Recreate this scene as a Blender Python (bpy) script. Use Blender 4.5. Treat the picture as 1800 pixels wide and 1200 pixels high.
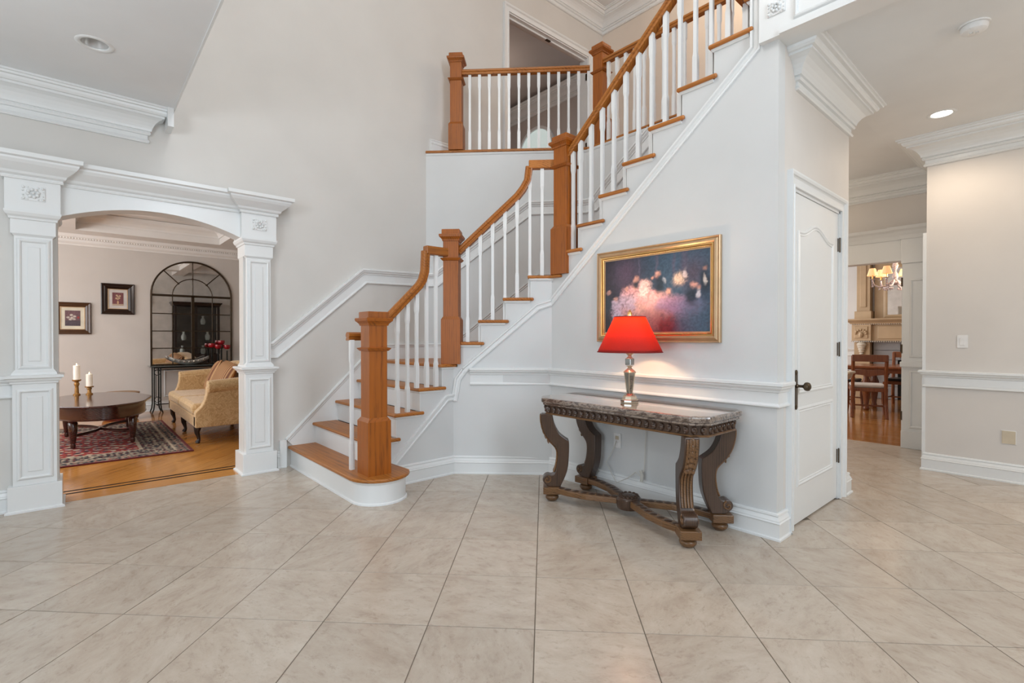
import bpy, math, random
from mathutils import Vector, Matrix
random.seed(7)
PI=math.pi
for o in list(bpy.data.objects): bpy.data.objects.remove(o)
SC=bpy.context.scene; COL=SC.collection
# ------------------------------------------------------------------ camera
cam=bpy.data.cameras.new('camera'); camo=bpy.data.objects.new('camera',cam); COL.objects.link(camo)
cam.sensor_width=36; cam.lens=36*873.8/1800; cam.clip_start=.05; cam.clip_end=60
fw=Vector((-.7507871,.660489,-.0085454)).normalized(); rt=Vector((.66051311,.75081451,0)).normalized()
up=rt.cross(fw)
camo.matrix_world=Matrix(((rt.x,up.x,-fw.x,0),(rt.y,up.y,-fw.y,0),(rt.z,up.z,-fw.z,1.2306),(0,0,0,1)))
SC.camera=camo
# ------------------------------------------------------------------ world, exposure, large lights
w=bpy.data.worlds.new('world'); SC.world=w; w.use_nodes=True
w.node_tree.nodes['Background'].inputs[0].default_value=(.80,.88,1,1)
w.node_tree.nodes['Background'].inputs[1].default_value=1.0
SC.view_settings.view_transform='Standard'; SC.view_settings.look='None'
SC.view_settings.exposure=0.0; SC.view_settings.gamma=1; SC.view_settings.use_curve_mapping=False
def area(name,loc,target,sx,sy,power,col):
    l=bpy.data.lights.new(name,'AREA'); l.shape='RECTANGLE'; l.size=sx; l.size_y=sy; l.energy=power; l.color=col
    o=bpy.data.objects.new(name,l); COL.objects.link(o); o.location=loc
    d=Vector(target)-Vector(loc); o.rotation_euler=d.to_track_quat('-Z','Y').to_euler(); return o
DAY=(.82,.91,1.0); NEU=(1,.97,.94)
area('daylight_front',(-.6,-3.28,1.45),(-1.2,3,1.6),2.6,2.3,58,(.80,.90,1))       # glazed entry behind the camera
area('daylight_tall',(3.28,1.3,3.6),(-5,.9,2.5),1.2,4.4,155,(.80,.90,1))      # tall two-storey window of the foyer
area('daylight_living',(-7.6,-3.1,1.7),(-7.6,2,1.2),3.4,1.7,100,(.95,.97,.98))  # living-room window
area('daylight_dining',(-4.9,9.6,1.7),(0,9.6,1.2),3.4,1.7,80,(1,.96,.92))     # dining-room window
def point(name,loc,power,col,r=.05,spot=None):
    l=bpy.data.lights.new(name,'SPOT' if spot else 'POINT'); l.energy=power; l.color=col; l.shadow_soft_size=r
    if spot: l.spot_size=spot; l.spot_blend=.6
    o=bpy.data.objects.new(name,l); COL.objects.link(o); o.location=loc; return o

# ------------------------------------------------------------------ materials
MATS={}
def newmat(name):
    m=bpy.data.materials.new(name); m.use_nodes=True; MATS[name]=m
    nt=m.node_tree; return m,nt,nt.nodes['Principled BSDF']
def lk(nt,a,b): nt.links.new(a,b)
def coord(nt,scale=(1,1,1),kind='Object',rot=(0,0,0)):
    tc=nt.nodes.new('ShaderNodeTexCoord'); mp=nt.nodes.new('ShaderNodeMapping')
    mp.inputs['Scale'].default_value=scale; mp.inputs['Rotation'].default_value=rot
    lk(nt,tc.outputs[kind],mp.inputs[0]); return mp.outputs[0]
def noise(nt,vec,scale,detail=3,rough=.5,dist=0):
    n=nt.nodes.new('ShaderNodeTexNoise'); n.inputs['Scale'].default_value=scale; n.inputs['Detail'].default_value=detail
    n.inputs['Roughness'].default_value=rough; n.inputs['Distortion'].default_value=dist; lk(nt,vec,n.inputs['Vector']); return n.outputs[0]
def ramp(nt,fac,stops):
    r=nt.nodes.new('ShaderNodeValToRGB'); e=r.color_ramp.elements
    while len(e)<len(stops): e.new(.5)
    for i,(p,c) in enumerate(stops): e[i].position=p; e[i].color=(*c,1)
    lk(nt,fac,r.inputs[0]); return r.outputs[0]
def bump(nt,b,h,st,dist=.01):
    n=nt.nodes.new('ShaderNodeBump'); n.inputs['Strength'].default_value=st; n.inputs['Distance'].default_value=dist
    lk(nt,h,n.inputs['Height']); lk(nt,n.outputs[0],b.inputs['Normal'])
def mixc(nt,fac,a,b,mode='MIX'):
    m=nt.nodes.new('ShaderNodeMix'); m.data_type='RGBA'; m.blend_type=mode
    for s,v in ((m.inputs[0],fac),(m.inputs[6],a),(m.inputs[7],b)):
        if hasattr(v,'links'): lk(nt,v,s)
        elif isinstance(v,(int,float)): s.default_value=v
        else: s.default_value=(*v,1)
    return m.outputs[2]
def paint(name,c,rough=.5,var=.03,coat=0):
    m,nt,b=newmat(name); v=coord(nt); n=noise(nt,v,2.2,4)
    lo=tuple(x*(1-var) for x in c); hi=tuple(min(1,x*(1+var)) for x in c)
    lk(nt,ramp(nt,n,[(.3,lo),(.7,hi)]),b.inputs['Base Color']); b.inputs['Roughness'].default_value=rough
    bump(nt,b,noise(nt,v,160,2),.04,.002)
    if coat: b.inputs['Coat Weight'].default_value=coat; b.inputs['Coat Roughness'].default_value=.1
    return m
def wood(name,dark,light,axis='x',rough=.3,sc=1,rnd=.12,coat=.25):
    m,nt,b=newmat(name); s=[14*sc]*3; s['xyz'.index(axis)]=1.1*sc
    oi=nt.nodes.new('ShaderNodeObjectInfo'); tc=nt.nodes.new('ShaderNodeTexCoord')
    ad=nt.nodes.new('ShaderNodeVectorMath'); ad.operation='MULTIPLY_ADD'
    lk(nt,oi.outputs['Random'],ad.inputs[0]); ad.inputs[1].default_value=(7.3,3.1,5.7); lk(nt,tc.outputs['Object'],ad.inputs[2])
    mp=nt.nodes.new('ShaderNodeMapping'); mp.inputs['Scale'].default_value=s; lk(nt,ad.outputs[0],mp.inputs[0]); v=mp.outputs[0]
    n1=noise(nt,v,1.0,4,.55,.6)
    wv=nt.nodes.new('ShaderNodeTexWave'); wv.wave_type='RINGS'; wv.rings_direction=axis.upper(); wv.inputs['Scale'].default_value=1.3
    wv.inputs['Distortion'].default_value=9; wv.inputs['Detail'].default_value=3; wv.inputs['Detail Scale'].default_value=.5; lk(nt,v,wv.inputs['Vector'])
    n2=noise(nt,v,7,3,.6)
    a=mixc(nt,.30,n1,wv.outputs[0]); a=mixc(nt,.38,a,n2)
    c=ramp(nt,a,[(.30,dark),(.47,light),(.75,tuple(x*1.12 for x in light))])
    hs=nt.nodes.new('ShaderNodeHueSaturation'); lk(nt,c,hs.inputs['Color'])
    mr=nt.nodes.new('ShaderNodeMapRange'); mr.inputs[3].default_value=1-rnd; mr.inputs[4].default_value=1+rnd
    lk(nt,oi.outputs['Random'],mr.inputs[0]); lk(nt,mr.outputs[0],hs.inputs['Value'])
    lk(nt,hs.outputs[0],b.inputs['Base Color']); b.inputs['Roughness'].default_value=rough
    b.inputs['Coat Weight'].default_value=coat; b.inputs['Coat Roughness'].default_value=.12
    bump(nt,b,n2,.05,.001); return m
def plain(name,c,rough=.5,metal=0,emit=None,es=0,spec=None,trans=0):
    m,nt,b=newmat(name); v=coord(nt); n=noise(nt,v,9,3)
    lk(nt,ramp(nt,n,[(.3,tuple(x*.9 for x in c)),(.7,tuple(min(1,x*1.06) for x in c))]),b.inputs['Base Color'])
    b.inputs['Roughness'].default_value=rough; b.inputs['Metallic'].default_value=metal
    if emit: b.inputs['Emission Color'].default_value=(*emit,1); b.inputs['Emission Strength'].default_value=es
    if spec is not None: b.inputs['Specular IOR Level'].default_value=spec
    if trans: b.inputs['Transmission Weight'].default_value=trans
    return m
def vcol(name,rough=.6,sheen=0,bmp=0):
    m,nt,b=newmat(name); a=nt.nodes.new('ShaderNodeVertexColor'); a.layer_name='Col'
    lk(nt,a.outputs[0],b.inputs['Base Color']); b.inputs['Roughness'].default_value=rough
    if bmp: bump(nt,b,noise(nt,coord(nt),220,2),bmp,.003)
    return m
WALL=paint('wall_paint',(.66,.645,.615),.6); WALLW=paint('pale_wall_paint',(.665,.68,.68),.5)
WARMW=paint('warm_wall_paint',(.70,.67,.635),.6); LIVW=paint('living_wall_paint',(.62,.585,.55),.6)
DINW=paint('dining_wall_paint',(.70,.70,.70),.6)
TRIM=paint('trim_paint',(.79,.81,.81),.28,.015); CEIL=paint('ceiling_paint',(.78,.79,.79),.7); CEILE=paint('daylit_ceiling_paint',(.82,.845,.86),.7)  # entry ceiling: cool daylight put into a bluer, paler copy of the ceiling paint
CEILL=paint('living_ceiling_paint',(.80,.79,.77),.5)
OAKZ=wood('oak_upright',(.17,.046,.004),(.335,.093,.006),'z',.42,1,.08,.02); OAKX=wood('oak_along_x',(.20,.060,.008),(.42,.150,.024),'x',.40,1,.1,.0)
OAKY=wood('oak_along_y',(.19,.054,.006),(.38,.125,.014),'y',.38,1,.1,.04)
PLANK=wood('honey_floor',(.44,.175,.034),(.56,.25,.06),'x',.16,.8,.12,.3)
PLANKY=wood('honey_floor_border',(.44,.175,.034),(.56,.25,.06),'y',.16,.8,.08,.4)
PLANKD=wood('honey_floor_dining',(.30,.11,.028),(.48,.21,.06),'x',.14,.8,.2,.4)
MAHOG=wood('mahogany',(.018,.005,.003),(.050,.011,.006),'x',.18,1,.05,.5)
WALNUT=wood('carved_walnut',(.022,.012,.008),(.070,.038,.023),'z',.33,1.4,.05,.25)
GILTW=wood('antique_gold_wood',(.045,.021,.009),(.17,.085,.034),'x',.35,1.4,.05,.15)
CHERRY=wood('cherry_dining',(.10,.028,.010),(.22,.07,.024),'z',.25,1.2,.05,.3)
DARKW=plain('ebony_wood',(.025,.015,.012),.25)
def tile_mat():
    m,nt,b=newmat('travertine'); oi=nt.nodes.new('ShaderNodeObjectInfo'); tc=nt.nodes.new('ShaderNodeTexCoord')
    ad=nt.nodes.new('ShaderNodeVectorMath'); ad.operation='MULTIPLY_ADD'
    lk(nt,oi.outputs['Random'],ad.inputs[0]); ad.inputs[1].default_value=(13,29,17); lk(nt,tc.outputs['Object'],ad.inputs[2])
    vr=nt.nodes.new('ShaderNodeVectorRotate'); vr.rotation_type='Z_AXIS'; mu=nt.nodes.new('ShaderNodeMath'); mu.operation='MULTIPLY'; mu.inputs[1].default_value=37.0
    lk(nt,oi.outputs['Random'],mu.inputs[0]); lk(nt,mu.outputs[0],vr.inputs['Angle']); lk(nt,ad.outputs[0],vr.inputs['Vector'])
    mp=nt.nodes.new('ShaderNodeMapping'); mp.inputs['Scale'].default_value=(1.2,2.1,1); lk(nt,vr.outputs[0],mp.inputs[0]); v=mp.outputs[0]
    n=noise(nt,v,4.6,9,.70,.3); n2=noise(nt,v,15,7,.75,.3); n3=noise(nt,v,55,3,.6)
    c=ramp(nt,n,[(.28,(.41,.335,.27)),(.46,(.49,.415,.34)),(.60,(.53,.46,.385)),(.78,(.585,.52,.445))])
    c2=ramp(nt,n2,[(.32,(.70,.655,.61)),(.46,(1,1,1)),(1,(1,1,1))]); c=mixc(nt,.65,c,c2,'MULTIPLY')
    pit=ramp(nt,n3,[(.24,(.62,.55,.48)),(.30,(1,1,1)),(1,(1,1,1))]); c=mixc(nt,.8,c,pit,'MULTIPLY')
    hs=nt.nodes.new('ShaderNodeHueSaturation'); lk(nt,c,hs.inputs['Color'])
    mr=nt.nodes.new('ShaderNodeMapRange'); mr.inputs[3].default_value=.95; mr.inputs[4].default_value=1.07
    lk(nt,oi.outputs['Random'],mr.inputs[0]); lk(nt,mr.outputs[0],hs.inputs['Value']); lk(nt,hs.outputs[0],b.inputs['Base Color'])
    b.inputs['Roughness'].default_value=.22; b.inputs['Specular IOR Level'].default_value=.5
    bump(nt,b,n3,.03,.002); return m
TRAV=tile_mat(); GROUT=plain('grout',(.20,.165,.13),.85)
def marble():
    m,nt,b=newmat('grey_brown_marble'); v=coord(nt,(1,3,2)); n=noise(nt,v,4,8,.7,1.5); n2=noise(nt,v,16,6,.7,.8)
    a=mixc(nt,.45,n,n2)
    lk(nt,ramp(nt,a,[(.30,(.025,.018,.014)),(.46,(.10,.07,.055)),(.52,(.34,.27,.22)),(.57,(.09,.06,.05)),(.75,(.22,.17,.14))]),b.inputs['Base Color'])
    b.inputs['Roughness'].default_value=.07; b.inputs['Specular IOR Level'].default_value=.9; b.inputs['Coat Weight'].default_value=.6; b.inputs['Coat Roughness'].default_value=.04; return m
MARB=marble()
def damask():
    m,nt,b=newmat('gold_damask'); v=coord(nt); n=noise(nt,v,9,3,.5,3)
    lk(nt,ramp(nt,n,[(.44,(.50,.31,.13)),(.50,(.68,.48,.25)),(.56,(.55,.35,.16))]),b.inputs['Base Color'])
    b.inputs['Roughness'].default_value=.65; b.inputs['Sheen Weight'].default_value=.3; bump(nt,b,n,.2,.003); return m
DAM=damask()
def stripes():
    m,nt,b=newmat('striped_pillow'); v=coord(nt,rot=(0,0,.0)); wv=nt.nodes.new('ShaderNodeTexWave'); wv.inputs['Scale'].default_value=9; wv.bands_direction='X'; wv.inputs['Distortion'].default_value=.3; lk(nt,v,wv.inputs[0])
    lk(nt,ramp(nt,wv.outputs[0],[(.2,(.16,.055,.022)),(.45,(.42,.20,.08)),(.6,(.22,.075,.03)),(.85,(.50,.30,.13))]),b.inputs['Base Color']); b.inputs['Roughness'].default_value=.7; return m
STRIPE=stripes()
IRON=plain('black_iron',(.02,.022,.02),.4,.6); BRONZE=plain('dark_bronze',(.10,.075,.05),.35,.9)
MBRZ=plain('bronze_mirror_frame',(.045,.028,.014),.4,.6)
GOLD=plain('gold_leaf',(.62,.36,.12),.3,.85); GOLD2=plain('gold_leaf_bright',(.75,.48,.18),.28,.9); GOLDD=plain('pale_gilt',(.56,.38,.22),.38,.55)
SILV=plain('antique_silver',(.45,.41,.35),.25,.9); SILVC=plain('champagne_finish',(.62,.53,.40),.3,.6)
MIRR=plain('mirror_glass',(.72,.70,.68),.02,1); GMIR=plain('smoky_mirror_facet',(.40,.40,.38),.05,1)
GLASS=plain('clear_glass',(.85,.92,.90),.02,0,trans=1); 
WHITEP=plain('white_plastic',(.82,.82,.81),.35); BEIGEP=plain('beige_plastic',(.60,.52,.39),.4)
CORDM=plain('clear_cord',(.62,.60,.54),.4); CREAMC=plain('cream_carved',(.66,.60,.50),.5)
BLKL=plain('black_leather',(.018,.018,.02),.3); SEATF=plain('pale_seat_fabric',(.58,.55,.52),.5)
WAX=plain('white_wax',(.85,.80,.72),.4,0,(1,.75,.5),.12); FLAME=plain('flame',(1,.7,.3),.5,0,(1,.62,.25),14)
REDG=plain('red_glass',(.28,.005,.012),.12); CGOLD=plain('carved_gold_wood',(.35,.17,.04),.35,.4)
REDW=plain('dark_red_lacquer',(.12,.012,.01),.3); MANT=paint('tan_mantel',(.50,.36,.22),.5,.12)
SLATE=plain('grey_stone',(.30,.30,.31),.35); FIREB=plain('firebox_black',(.02,.018,.017),.7)
CANIN=plain('can_reflector',(.70,.70,.69),.25,.3); LAMPON=plain('lamp_lens_lit',(1,1,1),.5,0,(1,.95,.88),9)
CRYST=plain('crystal',(.50,.42,.44),.12,.1); CHSH=plain('chandelier_shade',(.9,.62,.35),.6,0,(1,.50,.20),.62)
INLAY=plain('black_inlay',(.015,.008,.005),.7,spec=.1); BOWLM=plain('grey_scroll_ceramic',(.34,.33,.31),.3,.3)
PANEG=plain('window_glass_pane',(.75,.85,.83),.05,0,(.72,.88,.86),.45)
GOLDP=vcol('oil_canvas',.35,bmp=.15); PRINT=vcol('botanical_print',.5); RUGM=vcol('rug_wool',.95,bmp=.5)
MATB=plain('cream_mat_board',(.72,.68,.55),.6); MATG=plain('grey_mat_board',(.58,.55,.52),.6)
BRNF=plain('brown_black_frame',(.022,.010,.006),.2); BRNG=plain('bronze_brown_frame',(.075,.035,.016),.25)
def shade_mat():
    m,nt,b=newmat('red_shade_cloth'); out=nt.nodes['Material Output']; v=coord(nt); n=noise(nt,v,90,2)
    c=ramp(nt,n,[(.3,(.20,.010,.010)),(.7,(.25,.015,.013))]); lk(nt,c,b.inputs['Base Color']); b.inputs['Roughness'].default_value=.7
    t=nt.nodes.new('ShaderNodeBsdfTranslucent'); t.inputs[0].default_value=(.92,.17,.045,1)
    mx=nt.nodes.new('ShaderNodeMixShader'); mx.inputs[0].default_value=.42
    lk(nt,b.outputs[0],mx.inputs[1]); lk(nt,t.outputs[0],mx.inputs[2]); lk(nt,mx.outputs[0],out.inputs[0]); return m
SHADE=shade_mat()
# ------------------------------------------------------------------ geometry helpers
WLOC={}
def meta(o,label=None,cat=None,group=None,kind=None):
    if label: o['label']=label
    if cat: o['category']=cat
    if group: o['group']=group
    if kind: o['kind']=kind
    return o
def empty(name,loc=(0,0,0),label=None,cat=None,group=None,kind=None):
    o=bpy.data.objects.new(name,None); o.empty_display_size=.1; COL.objects.link(o); o.location=loc; WLOC[o]=Vector(loc)
    return meta(o,label,cat,group,kind)
class MB:
    def __init__(s): s.v=[]; s.f=[]
    def add(s,vs,fs):
        b=len(s.v); s.v+= [tuple(x) for x in vs]; s.f+=[tuple(i+b for i in f) for f in fs]; return s
    def box(s,x0,y0,z0,x1,y1,z1):
        if x0>x1:x0,x1=x1,x0
        if y0>y1:y0,y1=y1,y0
        if z0>z1:z0,z1=z1,z0
        return s.add([(x0,y0,z0),(x1,y0,z0),(x1,y1,z0),(x0,y1,z0),(x0,y0,z1),(x1,y0,z1),(x1,y1,z1),(x0,y1,z1)],
            [(0,3,2,1),(4,5,6,7),(0,1,5,4),(1,2,6,5),(2,3,7,6),(3,0,4,7)])
    def prism(s,pts,vec):
        n=len(pts); p=[Vector(q) for q in pts]; vec=Vector(vec)
        nn=Vector((0,0,0))
        for i in range(n): nn+=p[i].cross(p[(i+1)%n])
        if nn.dot(vec)>0: p=p[::-1]
        return s.add(p+[q+vec for q in p],[tuple(range(n)),tuple(range(2*n-1,n-1,-1))]+[(i,i+n,(i+1)%n+n,(i+1)%n)[::1] for i in range(n)])
    def pol(s,pts2,z0,z1): return s.prism([(x,y,z0) for x,y in pts2],(0,0,z1-z0))
    def lathe(s,prof,c=(0,0,0),seg=24,cap=True):
        vs=[];fs=[];n=len(prof)
        for i in range(seg):
            a=2*PI*i/seg
            for r,z in prof: vs.append((c[0]+r*math.cos(a),c[1]+r*math.sin(a),c[2]+z))
        for i in range(seg):
            j=(i+1)%seg
            for k in range(n-1): fs.append((i*n+k,j*n+k,j*n+k+1,i*n+k+1))
        if cap and prof[0][0]>1e-5: fs.append(tuple(i*n for i in range(seg))[::-1])
        if cap and prof[-1][0]>1e-5: fs.append(tuple(i*n+n-1 for i in range(seg)))
        return s.add(vs,fs)
    def tube(s,path,r,seg=8,closed=False,flat=None):
        P=[Vector(p) for p in path]; n=len(P); vs=[];fs=[]
        R=r if isinstance(r,(list,tuple)) else [r]*n
        nrm=None
        for i in range(n):
            a=P[i-1] if (i or closed) else P[0]; b=P[(i+1)%n] if (i<n-1 or closed) else P[-1]
            t=(b-a).normalized()
            if nrm is None:
                nrm=t.orthogonal() if abs(t.z)>.9 else t.cross(Vector((0,0,1)))
            nrm=(nrm-t*nrm.dot(t)).normalized(); bi=t.cross(nrm)
            for k in range(seg):
                q=2*PI*(k+.5)/seg; vs.append(P[i]+nrm*math.cos(q)*R[i]+bi*math.sin(q)*R[i]*(flat or 1))
        for i in range(n if closed else n-1):
            j=(i+1)%n
            for k in range(seg): fs.append((i*seg+k,i*seg+(k+1)%seg,j*seg+(k+1)%seg,j*seg+k))
        if not closed: fs.append(tuple(range(seg))[::-1]); fs.append(tuple(range((n-1)*seg,n*seg)))
        return s.add(vs,fs)
    def sweep(s,prof,path,n=None,closed=False):
        P=[Vector(p if len(p)==3 else (*p,0)) for p in path]; m=len(P); K=len(prof)
        segs=m if closed else m-1
        D=[(P[(i+1)%m]-P[i]).normalized() for i in range(segs)]
        N=[Vector(n) if n else Vector((d.y,-d.x,0)).normalized() for d in D]; U=[N[i].cross(D[i]) for i in range(segs)]
        vs=[];fs=[]
        for i in range(m):
            if closed: a,b=(i-1)%m,i
            else: a,b=max(i-1,0),min(i,segs-1)
            pl=(D[a]+D[b]).normalized()
            for u,v in prof:
                q=N[b]*u+U[b]*v; dd=D[b].dot(pl); q=q-D[b]*(q.dot(pl)/dd); vs.append(P[i]+q)
        for i in range(segs):
            j=(i+1)%m
            for k in range(K): k2=(k+1)%K; fs.append((i*K+k,i*K+k2,j*K+k2,j*K+k))
        if not closed: fs.append(tuple(range(K))[::-1]); fs.append(tuple(range((m-1)*K,m*K)))
        return s.add(vs,fs)
    def sphere(s,c,r,seg=12,rings=8,sz=1,sx=1,sy=1):
        pr=[(r*math.sin(PI*i/rings),-r*math.cos(PI*i/rings)) for i in range(rings+1)]
        b=len(s.v); s.lathe([(max(a,0),z) for a,z in pr],(0,0,0),seg)
        for i in range(b,len(s.v)): x,y,z=s.v[i]; s.v[i]=(c[0]+x*sx,c[1]+y*sy,c[2]+z*sz)
        return s
    def xf(s,M):
        s.v=[tuple(M@Vector(v)) for v in s.v]; return s
    def build(s,name,mat,parent=None,bevel=0,smooth=False,sub=0,label=None,cat=None,group=None,kind=None,keep=False,base=False):
        me=bpy.data.meshes.new(name)
        xs=list(zip(*s.v)); lo=[min(a) for a in xs]; hi=[max(a) for a in xs]
        c=Vector(((lo[0]+hi[0])/2,(lo[1]+hi[1])/2,lo[2] if base else (lo[2]+hi[2])/2))
        me.from_pydata([tuple(Vector(v)-c) for v in s.v],[],s.f); me.materials.append(mat)
        import bmesh
        bm=bmesh.new(); bm.from_mesh(me); bmesh.ops.recalc_face_normals(bm,faces=bm.faces)
        bm.to_mesh(me); bm.free(); me.update()
        if smooth:
            for p in me.polygons: p.use_smooth=True
            if not sub: me.set_sharp_from_angle(angle=math.radians(38))
        o=bpy.data.objects.new(name,me); COL.objects.link(o)
        pw=WLOC.get(parent,Vector((0,0,0))) if parent else Vector((0,0,0))
        o.parent=parent; o.location=c-pw; WLOC[o]=c
        if bevel:
            b=o.modifiers.new('b','BEVEL'); b.width=bevel; b.segments=2; b.limit_method='ANGLE'; b.angle_limit=.6
        if sub:
            b=o.modifiers.new('s','SUBSURF'); b.levels=sub; b.render_levels=sub
        return meta(o,label,cat,group,kind)
def bx(name,mat,parent,*d,**k): return MB().box(*d).build(name,mat,parent,**k)
def copy_tree(o,parent=None):
    c=o.copy(); COL.objects.link(c); c.parent=parent; WLOC[c]=WLOC.get(o,Vector())
    for ch in list(o.children): copy_tree(ch,c)
    return c
def ccw(x0,y0,x1,y1,z=0): return [(x1,y0,z),(x1,y1,z),(x0,y1,z),(x0,y0,z)]
S='structure'
BASE=[(0,0),(.034,0),(.034,.012),(.024,.018),(.024,.098),(.030,.104),(.024,.112),(.024,.118),(.012,.140),(.017,.146),(.015,.156),(.010,.16),(0,.16)]
RAIL=[(0,0),(.014,0),(.022,.006),(.022,.014),(.014,.022),(.010,.026),(.010,.092),(.020,.096),(.022,.106),(.038,.120),(.040,.130),(.050,.136),(.050,.152),(.045,.156),(0,.156)]
def CROWN(p,h): return [(u*p,v*h) for u,v in [(0,0),(.09,0),(.13,.04),(.09,.09),(.06,.11),(.06,.22),(.14,.23),(.18,.28),(.14,.33),(.20,.34),(.22,.40),(.26,.47),(.34,.56),(.46,.64),(.60,.69),(.66,.70),(.66,.76),(.74,.77),(.80,.82),(.82,.88),(.92,.89),(.94,.94),(1,.95),(1,1),(0,1)]]
CAS=[(0,0),(.018,0),(.020,.010),(.014,.016),(.014,.055),(.020,.062),(.028,.066),(.034,.078),(.034,.090),(0,.090)]
BEAD=[(0,0),(.008,.002),(.013,.010),(.010,.018),(.004,.024),(0,.026)]
# ================================================================== SETTING
XL=-4.96; XB=-10.17; ZC=3.06; ZT=6.22; Z2=3.366; RISE=.198
# --- foyer tiles
sq=math.sqrt(.5); T=.4572; TOX,TOY=-.0375,2.086
def t2w(u,v): return ((u-v)*sq,(u+v)*sq)
def clip(poly,a,b,c):      # keep a*x+b*y<=c
    out=[]
    for i in range(len(poly)):
        p,q=poly[i],poly[(i+1)%len(poly)]; dp=a*p[0]+b*p[1]-c; dq=a*q[0]+b*q[1]-c
        if dp<=0: out.append(p)
        if dp*dq<0: t=dp/(dp-dq); out.append((p[0]+t*(q[0]-p[0]),p[1]+t*(q[1]-p[1])))
    return out
def project(x,y,z):
    d=Vector((x,y,z-1.2306)); k=d.dot(fw)
    if k<.05: return None
    return 900+873.8*d.dot(rt)/k, 600-873.8*d.dot(up)/k
floor=empty('floor',(0,0,0),'pale travertine tile floor laid on the diagonal','floor',kind=S)
MB().pol([(-4.978,-3.4),(3.4,-3.4),(3.4,6.1),(3.4,7.0),(-4.978,7.0)],-.08,-.0025).build('grout_bed',GROUT,floor)
nt_=0; rest=MB()
for i in range(-22,22):
    for j in range(-22,22):
        g=.0022; u0,v0=TOX+i*T,TOY+j*T
        poly=[t2w(u0+g,v0+g),t2w(u0+T-g,v0+g),t2w(u0+T-g,v0+T-g),t2w(u0+g,v0+T-g)]
        for cl in ((-1,0,4.978),(0,1,7.0),(0,-1,3.4),(1,0,3.4)): poly=clip(poly,*cl) if len(poly)>2 else poly
        if len(poly)<3: continue
        cx=sum(p[0] for p in poly)/len(poly); cy=sum(p[1] for p in poly)/len(poly)
        ar=abs(sum(poly[k][0]*poly[(k+1)%len(poly)][1]-poly[(k+1)%len(poly)][0]*poly[k][1] for k in range(len(poly))))/2
        if ar<.0004: continue
        if cy>3.5 and cx<-1.45 and cy<4.3 or cy>4.3 and cx<-4: continue
        if cx<-3.95 and cy>1.9 : continue
        if cy>3.4 and cy<5 and cx<-1.5: continue
        pr=[project(p[0],p[1],0) for p in poly+[(cx,cy)]]
        vis=any(p and -20<p[0]<1820 and p[1]<1215 for p in pr)
        hz=random.uniform(-.0006,.0006)
        if vis and nt_<300:
            MB().pol(poly,-.012,hz).build('tile',TRAV,floor,bevel=.0008); nt_+=1
        else: rest.pol(poly,-.012,0)
rest.build('tiling',TRAV,floor,kind='stuff')
# --- living-room plank floor (diagonal boards, border strip with two inlay lines)
lf=empty('floor',(-7.5,.4,0),'honey oak plank floor of the living room with dark inlay lines','floor',kind=S)
bx('subfloor',INLAY,lf,-10.3,-3.4,-.08,-4.98,4.0,-.0035)
PW=.0826; np_=0; restp=MB()
BX=-5.33
for i in range(-125,40):
    v0=i*PW
    # board runs along tile depth direction (-1,1); offset along (1,1)
    st=-6+random.random()
    while st<13:
        L=random.uniform(1.1,2.1); a0,a1=st+.0006,st+L-.0006; st+=L
        c=[(v0+.0005,a0),(v0+PW-.0005,a0),(v0+PW-.0005,a1),(v0+.0005,a1)]
        poly=[((u-v)*sq,(u+v)*sq) for u,v in c]
        for cl in ((1,0,BX),(-1,0,10.17),(0,1,3.9),(0,-1,3.2)):
            poly=clip(poly,*cl) if len(poly)>2 else poly
        if len(poly)<3: continue
        pr=[project(p[0],p[1],0) for p in poly]
        vis=any(p and 95<p[0]<432 and p[1]<900 for p in pr)
        if vis and np_<300:
            o=MB().pol(poly,-.015,random.uniform(-.0004,.0004)); 
            o=o.xf(Matrix.Rotation(-3*PI/4,4,'Z')).build('plank',PLANK,None); c0=WLOC[o].copy()
            R_=Matrix.Rotation(3*PI/4,3,'Z'); o.rotation_euler=(0,0,3*PI/4); wl=R_@c0; o.parent=lf; o.location=wl-WLOC[lf]; np_+=1
        else: restp.pol(poly,-.015,0)
restp.build('planking',PLANK,lf,kind='stuff')
for k,(x0,x1,m,nm) in enumerate(((BX+.001,-5.302,INLAY,'inlay_strip'),(-5.301,-5.243,PLANKY,'border_board'),(-5.242,-5.214,INLAY,'inlay_strip'),(-5.213,-5.13,PLANKY,'border_board'),(-5.129,-4.982,PLANKY,'border_board'))):
    o=MB().box(x0,-3.2,-.015,x1,3.9,.0004).build(nm,m,lf) if m is not INLAY else MB().box(x0,-3.2,-.015,x1,3.9,.0015).build(nm,m,lf)
# --- dining-room planks along X
df=empty('floor',(-2,10,0),'honey oak plank floor of the dining room','floor',kind=S)
bx('subfloor',INLAY,df,-5.1,7.0,-.08,1.5,12.4,-.0035)
restd=MB(); nd=0
for j in range(66):
    y0=7.002+j*PW
    if y0>12.3: break
    x=-5.0-random.random()
    while x<1.5:
        L=random.uniform(.9,1.9); x0,x1=max(x,-5)+.0005,min(x+L,1.5)-.0005; x+=L
        if x1-x0<.02: continue
        pr=[project(a,y0,0) for a in (x0,(x0+x1)/2,x1)]
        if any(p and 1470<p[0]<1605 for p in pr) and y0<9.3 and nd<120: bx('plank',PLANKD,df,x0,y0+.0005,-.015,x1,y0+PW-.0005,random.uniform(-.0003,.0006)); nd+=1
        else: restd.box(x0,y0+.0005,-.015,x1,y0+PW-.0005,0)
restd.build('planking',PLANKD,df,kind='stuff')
# --- walls
def wall(name,m,label=None): return empty(name,(0,0,0),label,kind=S)
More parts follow.
